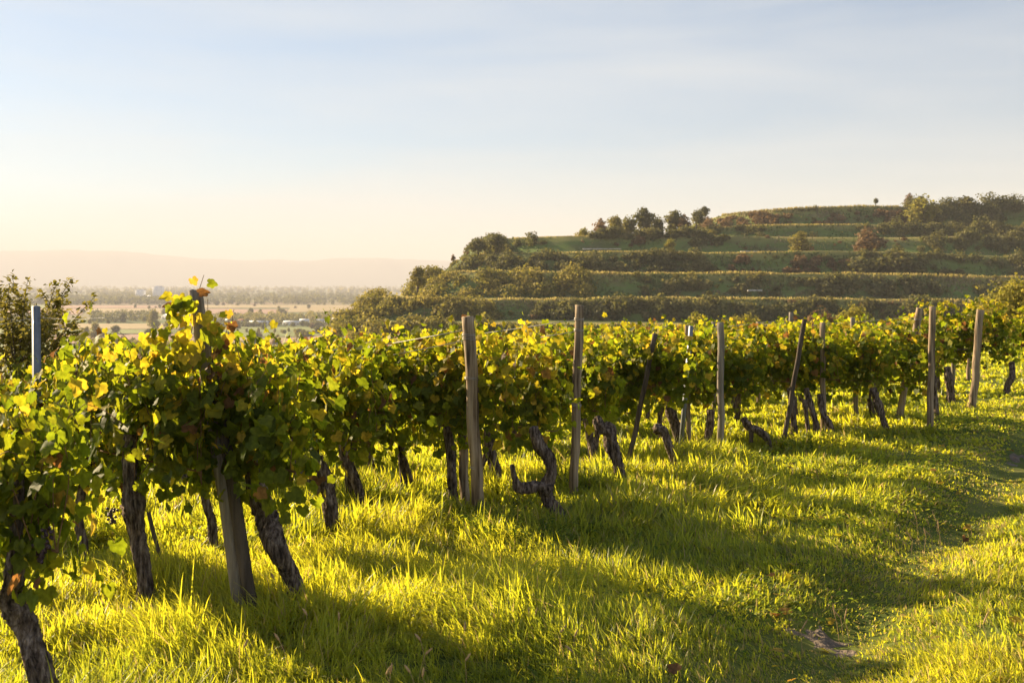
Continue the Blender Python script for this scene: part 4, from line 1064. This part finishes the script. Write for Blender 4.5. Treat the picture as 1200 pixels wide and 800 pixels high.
wood(240, 412, 380, 383, 90, 5, CD, 'dark low hedge below the far white houses', 408, 60, .9)
wood(60, 240, 403.5, 408, 60, 5, CM, 'scrub belt at the near edge of the plain', 409, 60, .9)
kk = np.random.default_rng(5)
VT = [(180, 388, 20, 24, 'mid2'), (198, 386, 14, 14, 'mid'), (112, 399, 18, 20, 'mid2'), (298, 402, 17, 16, 'dark'), (382, 394, 13, 11, 'dark'), (350, 393, 15, 10, 'mid'), (372, 383, 8, 8, 'dark'), (333, 391, 8, 6, 'mid'), (329, 367, 14, 7, 'mid'), (294, 371, 9, 10, 'dark2'), (316, 372, 8, 8, 'mid'),
      (254, 358, 8, 8, 'dark'), (96, 366, 8, 5, 'dark'), (364, 395, 9, 4, 'dark')]
VL = ['biggest tree on the plain left of the leaf-covered post', 'tree touching the right side of the biggest plain tree', 'dark conical tree near the left on the plain', 'squat square tree at the edge of the pink field',
      'round dark tree on the edge of the green field', 'spreading bush along the green field', 'dark tree beside the white farmhouse', 'small bush left of the spreading one on the green field', 'wide flat tree on the pink field edge', 'dark pointed tree above the white sheds', 'tree right of the dark pointed one',
      'lone round tree near the far wood beside the post', 'lone low tree far left in the tan field', 'low dark bush left of the round dark tree']
for (px, py, w, h, key), lab in zip(VT, VL):
    x, y = plain_pt(px, py); tree(key, x, y, float(terr(x, y)), w/F*y/2, lab, 'tree', 'single trees on the plain', sz=h/F*y/2.05)
for i in range(11):
    px = 262+i*8.5+kk.normal(0, 1); py = 389.5+kk.normal(0, .6); x, y = plain_pt(px, py); w = kk.uniform(4.5, 6)
    tree(['mid', 'mid2'][i % 2], x, y, float(terr(x, y)), w/F*y/2, 'small orchard tree in the row on the green field of the plain', 'tree', 'orchard trees on the green field', name='orchard_tree', sz=w/F*y/2)

for i in range(75):
    px = kk.uniform(45, 425); py = kk.choice([404, 395, 392, 386, 379, 368.5, 361, 357.5])+kk.normal(0, .7); x, y = plain_pt(px, py); w = 9*F/y*kk.uniform(.6, 1.3)
    k_ = ['mid', 'mid2', 'dark', 'dark2', 'brown'][i % 5]
    tree(k_, x, y, float(terr(x, y)), w/F*y/2, {'m': 'olive', 'd': 'dark', 'b': 'brownish'}[k_[0]]+' small tree scattered along a field edge on the plain', 'tree', {'m': 'olive', 'd': 'dark', 'b': 'brownish'}[k_[0]]+' trees along the field edges', sz=w/F*y/2*kk.uniform(.7, 1.1))
# buildings on the plain
M['white'] = noise_mat('white_wall', [(.3, (.8, .79, .77)), (.7, (.88, .87, .85))], scale=.1, rough=.8)
M['greyroof'] = noise_mat('light_roof', [(.3, (.7, .7, .72)), (.7, (.82, .82, .84))], scale=.1, rough=.6)
M['redroof'] = noise_mat('red_roof', [(.3, (.30, .12, .07)), (.7, (.4, .17, .1))], scale=.1, rough=.8)
M['pane'] = noise_mat('window_pane', [(.3, (.04, .045, .05)), (.7, (.07, .08, .09))], scale=.1, rough=.2)
def boxgeo(x0, x1, y0, y1, z0, z1):
    V = np.array([(x, y, z) for z in (z0, z1) for x, y in ((x0, y0), (x1, y0), (x1, y1), (x0, y1))], float)
    Q = np.array([(3, 2, 1, 0), (4, 5, 6, 7), (0, 1, 5, 4), (1, 2, 6, 5), (2, 3, 7, 6), (3, 0, 4, 7)]); return V, Q, np.zeros((0, 3), int)
def house(name, px, py, w, h, dep, label, cat, roofm, pitch=.35, wm='white', nwin=4):
    x, y = plain_pt(px, py); z = float(terr(x, y)); sx = w/F*y; sh = h/F*y
    e = empty(name, (x, y, z), label, cat, 'white buildings on the plain', random.uniform(-.25, .1))
    v, q, t = boxgeo(-sx/2, sx/2, 0, dep, -1, sh*.65); mesh_np('wall', v, [q], M[wm], e)
    a = sx/2+.5; zb = sh*.65+.01; zt = zb+sh*pitch
    V = np.array([(-a, -.6, zb), (a, -.6, zb), (a, dep+.6, zb), (-a, dep+.6, zb), (-a, dep/2, zt), (a, dep/2, zt)])
    mesh_np('roof', V, [[(0, 1, 5, 4), (2, 3, 4, 5), (3, 2, 1, 0)], [(0, 4, 3), (1, 2, 5)]], roofm, e)
    for i in range(nwin):
        cx = -sx/2+sx*(i+.5)/nwin; ww = sx/nwin*.28
        v, q, t = boxgeo(cx-ww, cx+ww, -.12, -.02, sh*.2, sh*.45); mesh_np('window', v, [q], M['pane'], e)
    return e
GR, RR = M['greyroof'], M['redroof']
house('warehouse', 204, 374, 32, 6, 30, 'long white warehouse with a pale roof just left of the leaf-covered post', 'warehouse', GR, nwin=8)
house('farm_shed', 161, 374, 9, 4, 12, 'small white shed left of the biggest plain tree', 'shed', GR)
house('farm_shed', 300, 381, 22, 5, 16, 'low white shed with a pale roof below the dark pointed tree', 'shed', GR, nwin=6)
house('farm_shed', 341, 381, 20, 5, 14, 'white shed with a pale roof left of the farmhouse', 'shed', GR, nwin=5)
house('farm_shed', 283, 379, 12, 5, 12, 'small house with a reddish roof left of the low white sheds', 'house', RR)
house('farmhouse', 395, 382, 13, 8, 11, 'white farmhouse with the steepest roof, nearest the hill', 'house', GR, .6)
house('farm_shed', 374, 378, 14, 4, 12, 'white shed touching the farmhouse on its left', 'shed', GR)
house('farm_shed', 248, 377, 14, 4, 14, 'white shed just right of the leaf-covered post', 'shed', GR)
for (px, py, w, h, rf, lab) in ((268, 379.5, 9, 5, GR, 'small white house just left of the reddish-roofed one'), (318, 380.5, 9, 4.5, RR, 'small red-roofed house between the two long white sheds'),
    (356, 380, 10, 5.5, GR, 'white gabled house between the long shed and the farmhouse group'), (384, 379.5, 8, 6, RR, 'red-roofed house touching the farmhouse'), (230, 377, 10, 4.5, GR, 'white shed hidden behind the leaf-covered post'),
    (407, 381.5, 9, 5, GR, 'last white house before the hill foot'), (137, 375.5, 8, 4, GR, 'small pale shed far left among the hedges')):
    house('village_house', px, py, w, h, 11, lab, 'house', rf, .5, nwin=3)
def silo(px, py, w, h, label):
    x, y = plain_pt(px, py); z = float(terr(x, y)); r = w/F*y/2; H = h/F*y
    e = empty('silo', (x, y, z), label, 'silo', 'white silos on the plain')
    v, q, t = boxgeo(-r, r, -r, r, -1, H*.92); mesh_np('tower', v, [q], M['white'], e)
    v, q, t = boxgeo(-r*.7, r*.7, -r*.7, r*.7, H*.92+.01, H); mesh_np('roof_cap', v, [q], M['greyroof'], e)
    v, q, t = boxgeo(-r*.12, r*.12, -r-.25, -r-.02, 0, H*.88); mesh_np('pipe', v, [q], M['greyroof'], e)
silo(185.5, 352, 10.5, 17, 'taller white silo tower in the far dark woodland')
silo(164.5, 352, 9.5, 13, 'lower white silo tower left of the taller one')
house('factory', 174, 352, 20, 7, 40, 'pale factory hall between the two white silo towers', 'factory', GR, .2)
# masts on the plain
for i, (px, h) in enumerate(((105, 12), (202, 14))):
    d = 5200; x = (px-600)/F*d; z = float(terr(x, d)); H = h/F*d
    e = empty('radio_mast', (x, d, z), ['thin far mast at the left on the horizon', 'thin far mast right of the silos on the horizon'][i], 'mast')
    v, q, t = tube([(0, 0, 0), (0, 0, H/2), (0, 0, H)], [1.1, .8, .4], 5, 0, 0, sub=1); mesh_np('mast_pole', v, [q, t], M['greyroof'], e)
    v, q, t = boxgeo(-5, 5, -.5, .5, H*.7, H*.7+1.2); mesh_np('cross_arm', v, [q], M['greyroof'], e)

# distant mountains
def mountains(d, prof, name, seed):
    px = np.linspace(-420, 1700, 320); top = np.interp(px, [p[0] for p in prof], [p[1] for p in prof])
    top = top+(vnoise(px, px*0, 40, seed)-.5)*3+(vnoise(px, px*0, 12, seed+1)-.5)*1.2
    rows = []
    for f, dd in ((0, -1500), (.35, -900), (.75, -350), (1., 0), (.8, 500), (.0, 1700)):
        D = d+dd; X = (px-600)/F*D; ztop = EYE-(top-HZ)/F*d
        Z = PLAIN-2+(ztop-PLAIN+2)*f*(1 if f in (0, 1) else (.85+.3*vnoise(px, px*0+dd, 25, seed+3)))
        rows.append(np.column_stack([X, np.full(len(px), D), Z]))
    V = np.concatenate(rows); n = len(px)
    i = np.arange(len(rows)-1)[:, None]; j = np.arange(n-1)[None, :]
    Q = np.stack([(i*n+j).ravel(), (i*n+j+1).ravel(), ((i+1)*n+j+1).ravel(), ((i+1)*n+j).ravel()], 1)
    tag(mesh_np(name, V, [Q], M['far'], smooth=True), kind='structure')
M['far'] = noise_mat('mountain_forest', [(.3, (.05, .07, .035)), (.7, (.09, .10, .05))], scale=.002, rough=1)
mountains(13800, [(-420, 296), (-50, 293), (60, 294), (150, 295), (230, 301), (300, 306), (370, 304), (440, 302), (510, 305), (560, 308), (700, 305), (1700, 302)], 'hills', 91)

# ------------------------------------------------------------------ haze
def haze():
    v, q, t = boxgeo(-24000, 24000, -19000, 21000, PLAIN-8, 450)
    m, nt, nd, ln = newmat('haze_air'); o = nd.new('ShaderNodeOutputMaterial')
    p = nd.new('ShaderNodeVolumePrincipled'); p.inputs['Color'].default_value = (.82, .81, .87, 1)
    p.inputs['Density'].default_value = 1.65e-4; p.inputs['Anisotropy'].default_value = 0.0
    ln.new(p.outputs[0], o.inputs['Volume'])
    ob = mesh_np('haze', v, [q], m); tag(ob, 'pale evening haze over the plain', 'haze', kind='stuff')
haze()

# ------------------------------------------------------------------ light
SUN_AZ, SUN_EL = math.radians(-50.5), math.radians(20)      # azimuth from the view axis, left negative
w = bpy.data.worlds.new('World'); SC.world = w; w.use_nodes = True
nt = w.node_tree; nd = nt.nodes; ln = nt.links; nd.clear()
sky = nd.new('ShaderNodeTexSky'); sky.sky_type = 'NISHITA'; sky.sun_disc = False
sky.sun_elevation = SUN_EL; sky.sun_rotation = SUN_AZ
sky.air_density = 1.0; sky.dust_density = .35; sky.ozone_density = 3.0; sky.altitude = 200
bg = nd.new('ShaderNodeBackground'); bg.inputs['Strength'].default_value = .05
# thin cirrus veils
tc = nd.new('ShaderNodeTexCoord'); mp = nd.new('ShaderNodeMapping'); mp.inputs['Scale'].default_value = (1.2, 1.2, 9); mp.inputs['Rotation'].default_value = (0.12, -.16, 0)
no = nd.new('ShaderNodeTexNoise'); no.inputs['Scale'].default_value = 1.6; no.inputs['Detail'].default_value = 7; no.inputs['Distortion'].default_value = .4
ln.new(tc.outputs['Generated'], mp.inputs[0]); ln.new(mp.outputs[0], no.inputs['Vector'])
cr = ramp(nd, [(.40, (.12, .12, .12)), (.70, (1, 1, 1))]); ln.new(no.outputs['Fac'], cr.inputs[0])
mu = nd.new('ShaderNodeMath'); mu.operation = 'MULTIPLY'; mu.inputs[1].default_value = .48; ln.new(cr.outputs[0], mu.inputs[0])
mx = nd.new('ShaderNodeMix'); mx.data_type = 'RGBA'; ln.new(mu.outputs[0], mx.inputs[0]); gm = nd.new('ShaderNodeGamma'); gm.inputs[1].default_value = .82; sv = nd.new('ShaderNodeVectorMath'); sv.operation = 'MULTIPLY'; sv.inputs[1].default_value = (.965, 1.06, 1.12)
ln.new(sky.outputs[0], gm.inputs[0]); ln.new(gm.outputs[0], sv.inputs[0]); ln.new(sv.outputs[0], mx.inputs[6]); mx.inputs[7].default_value = (5.25, 5.3, 5.1, 1)
ln.new(mx.outputs[2], bg.inputs[0])
wo = nd.new('ShaderNodeOutputWorld'); ln.new(bg.outputs[0], wo.inputs[0])
sl = bpy.data.lights.new('sun', 'SUN'); sl.energy = 5.0; sl.angle = math.radians(.5); sl.color = (1, .78, .47)
so = bpy.data.objects.new('sun', sl); COL.objects.link(so)
sd = Vector((math.sin(SUN_AZ)*math.cos(SUN_EL), math.cos(SUN_AZ)*math.cos(SUN_EL), math.sin(SUN_EL)))
so.rotation_euler = (-sd).to_track_quat('-Z', 'Y').to_euler(); so.location = (-20, 20, 30)

# ------------------------------------------------------------------ camera
cd = bpy.data.cameras.new('camera'); co = bpy.data.objects.new('camera', cd); COL.objects.link(co); SC.camera = co
co.location = (0, 0, EYE); co.rotation_euler = (math.radians(90), 0, 0)
cd.sensor_width = 36; cd.lens = F/1200*36; cd.shift_y = -(400-HZ)/1200
cd.clip_start = .1; cd.clip_end = 60000
cd.dof.use_dof = True; cd.dof.focus_distance = 8.5; cd.dof.aperture_fstop = 5.0
SC.view_settings.view_transform = 'Standard'; SC.view_settings.look = 'None'; SC.view_settings.gamma = 1
SC.view_settings.exposure = 1.78
SC.cycles.volume_bounces = 0
SC.cycles.transmission_bounces = 6; SC.cycles.diffuse_bounces = 3
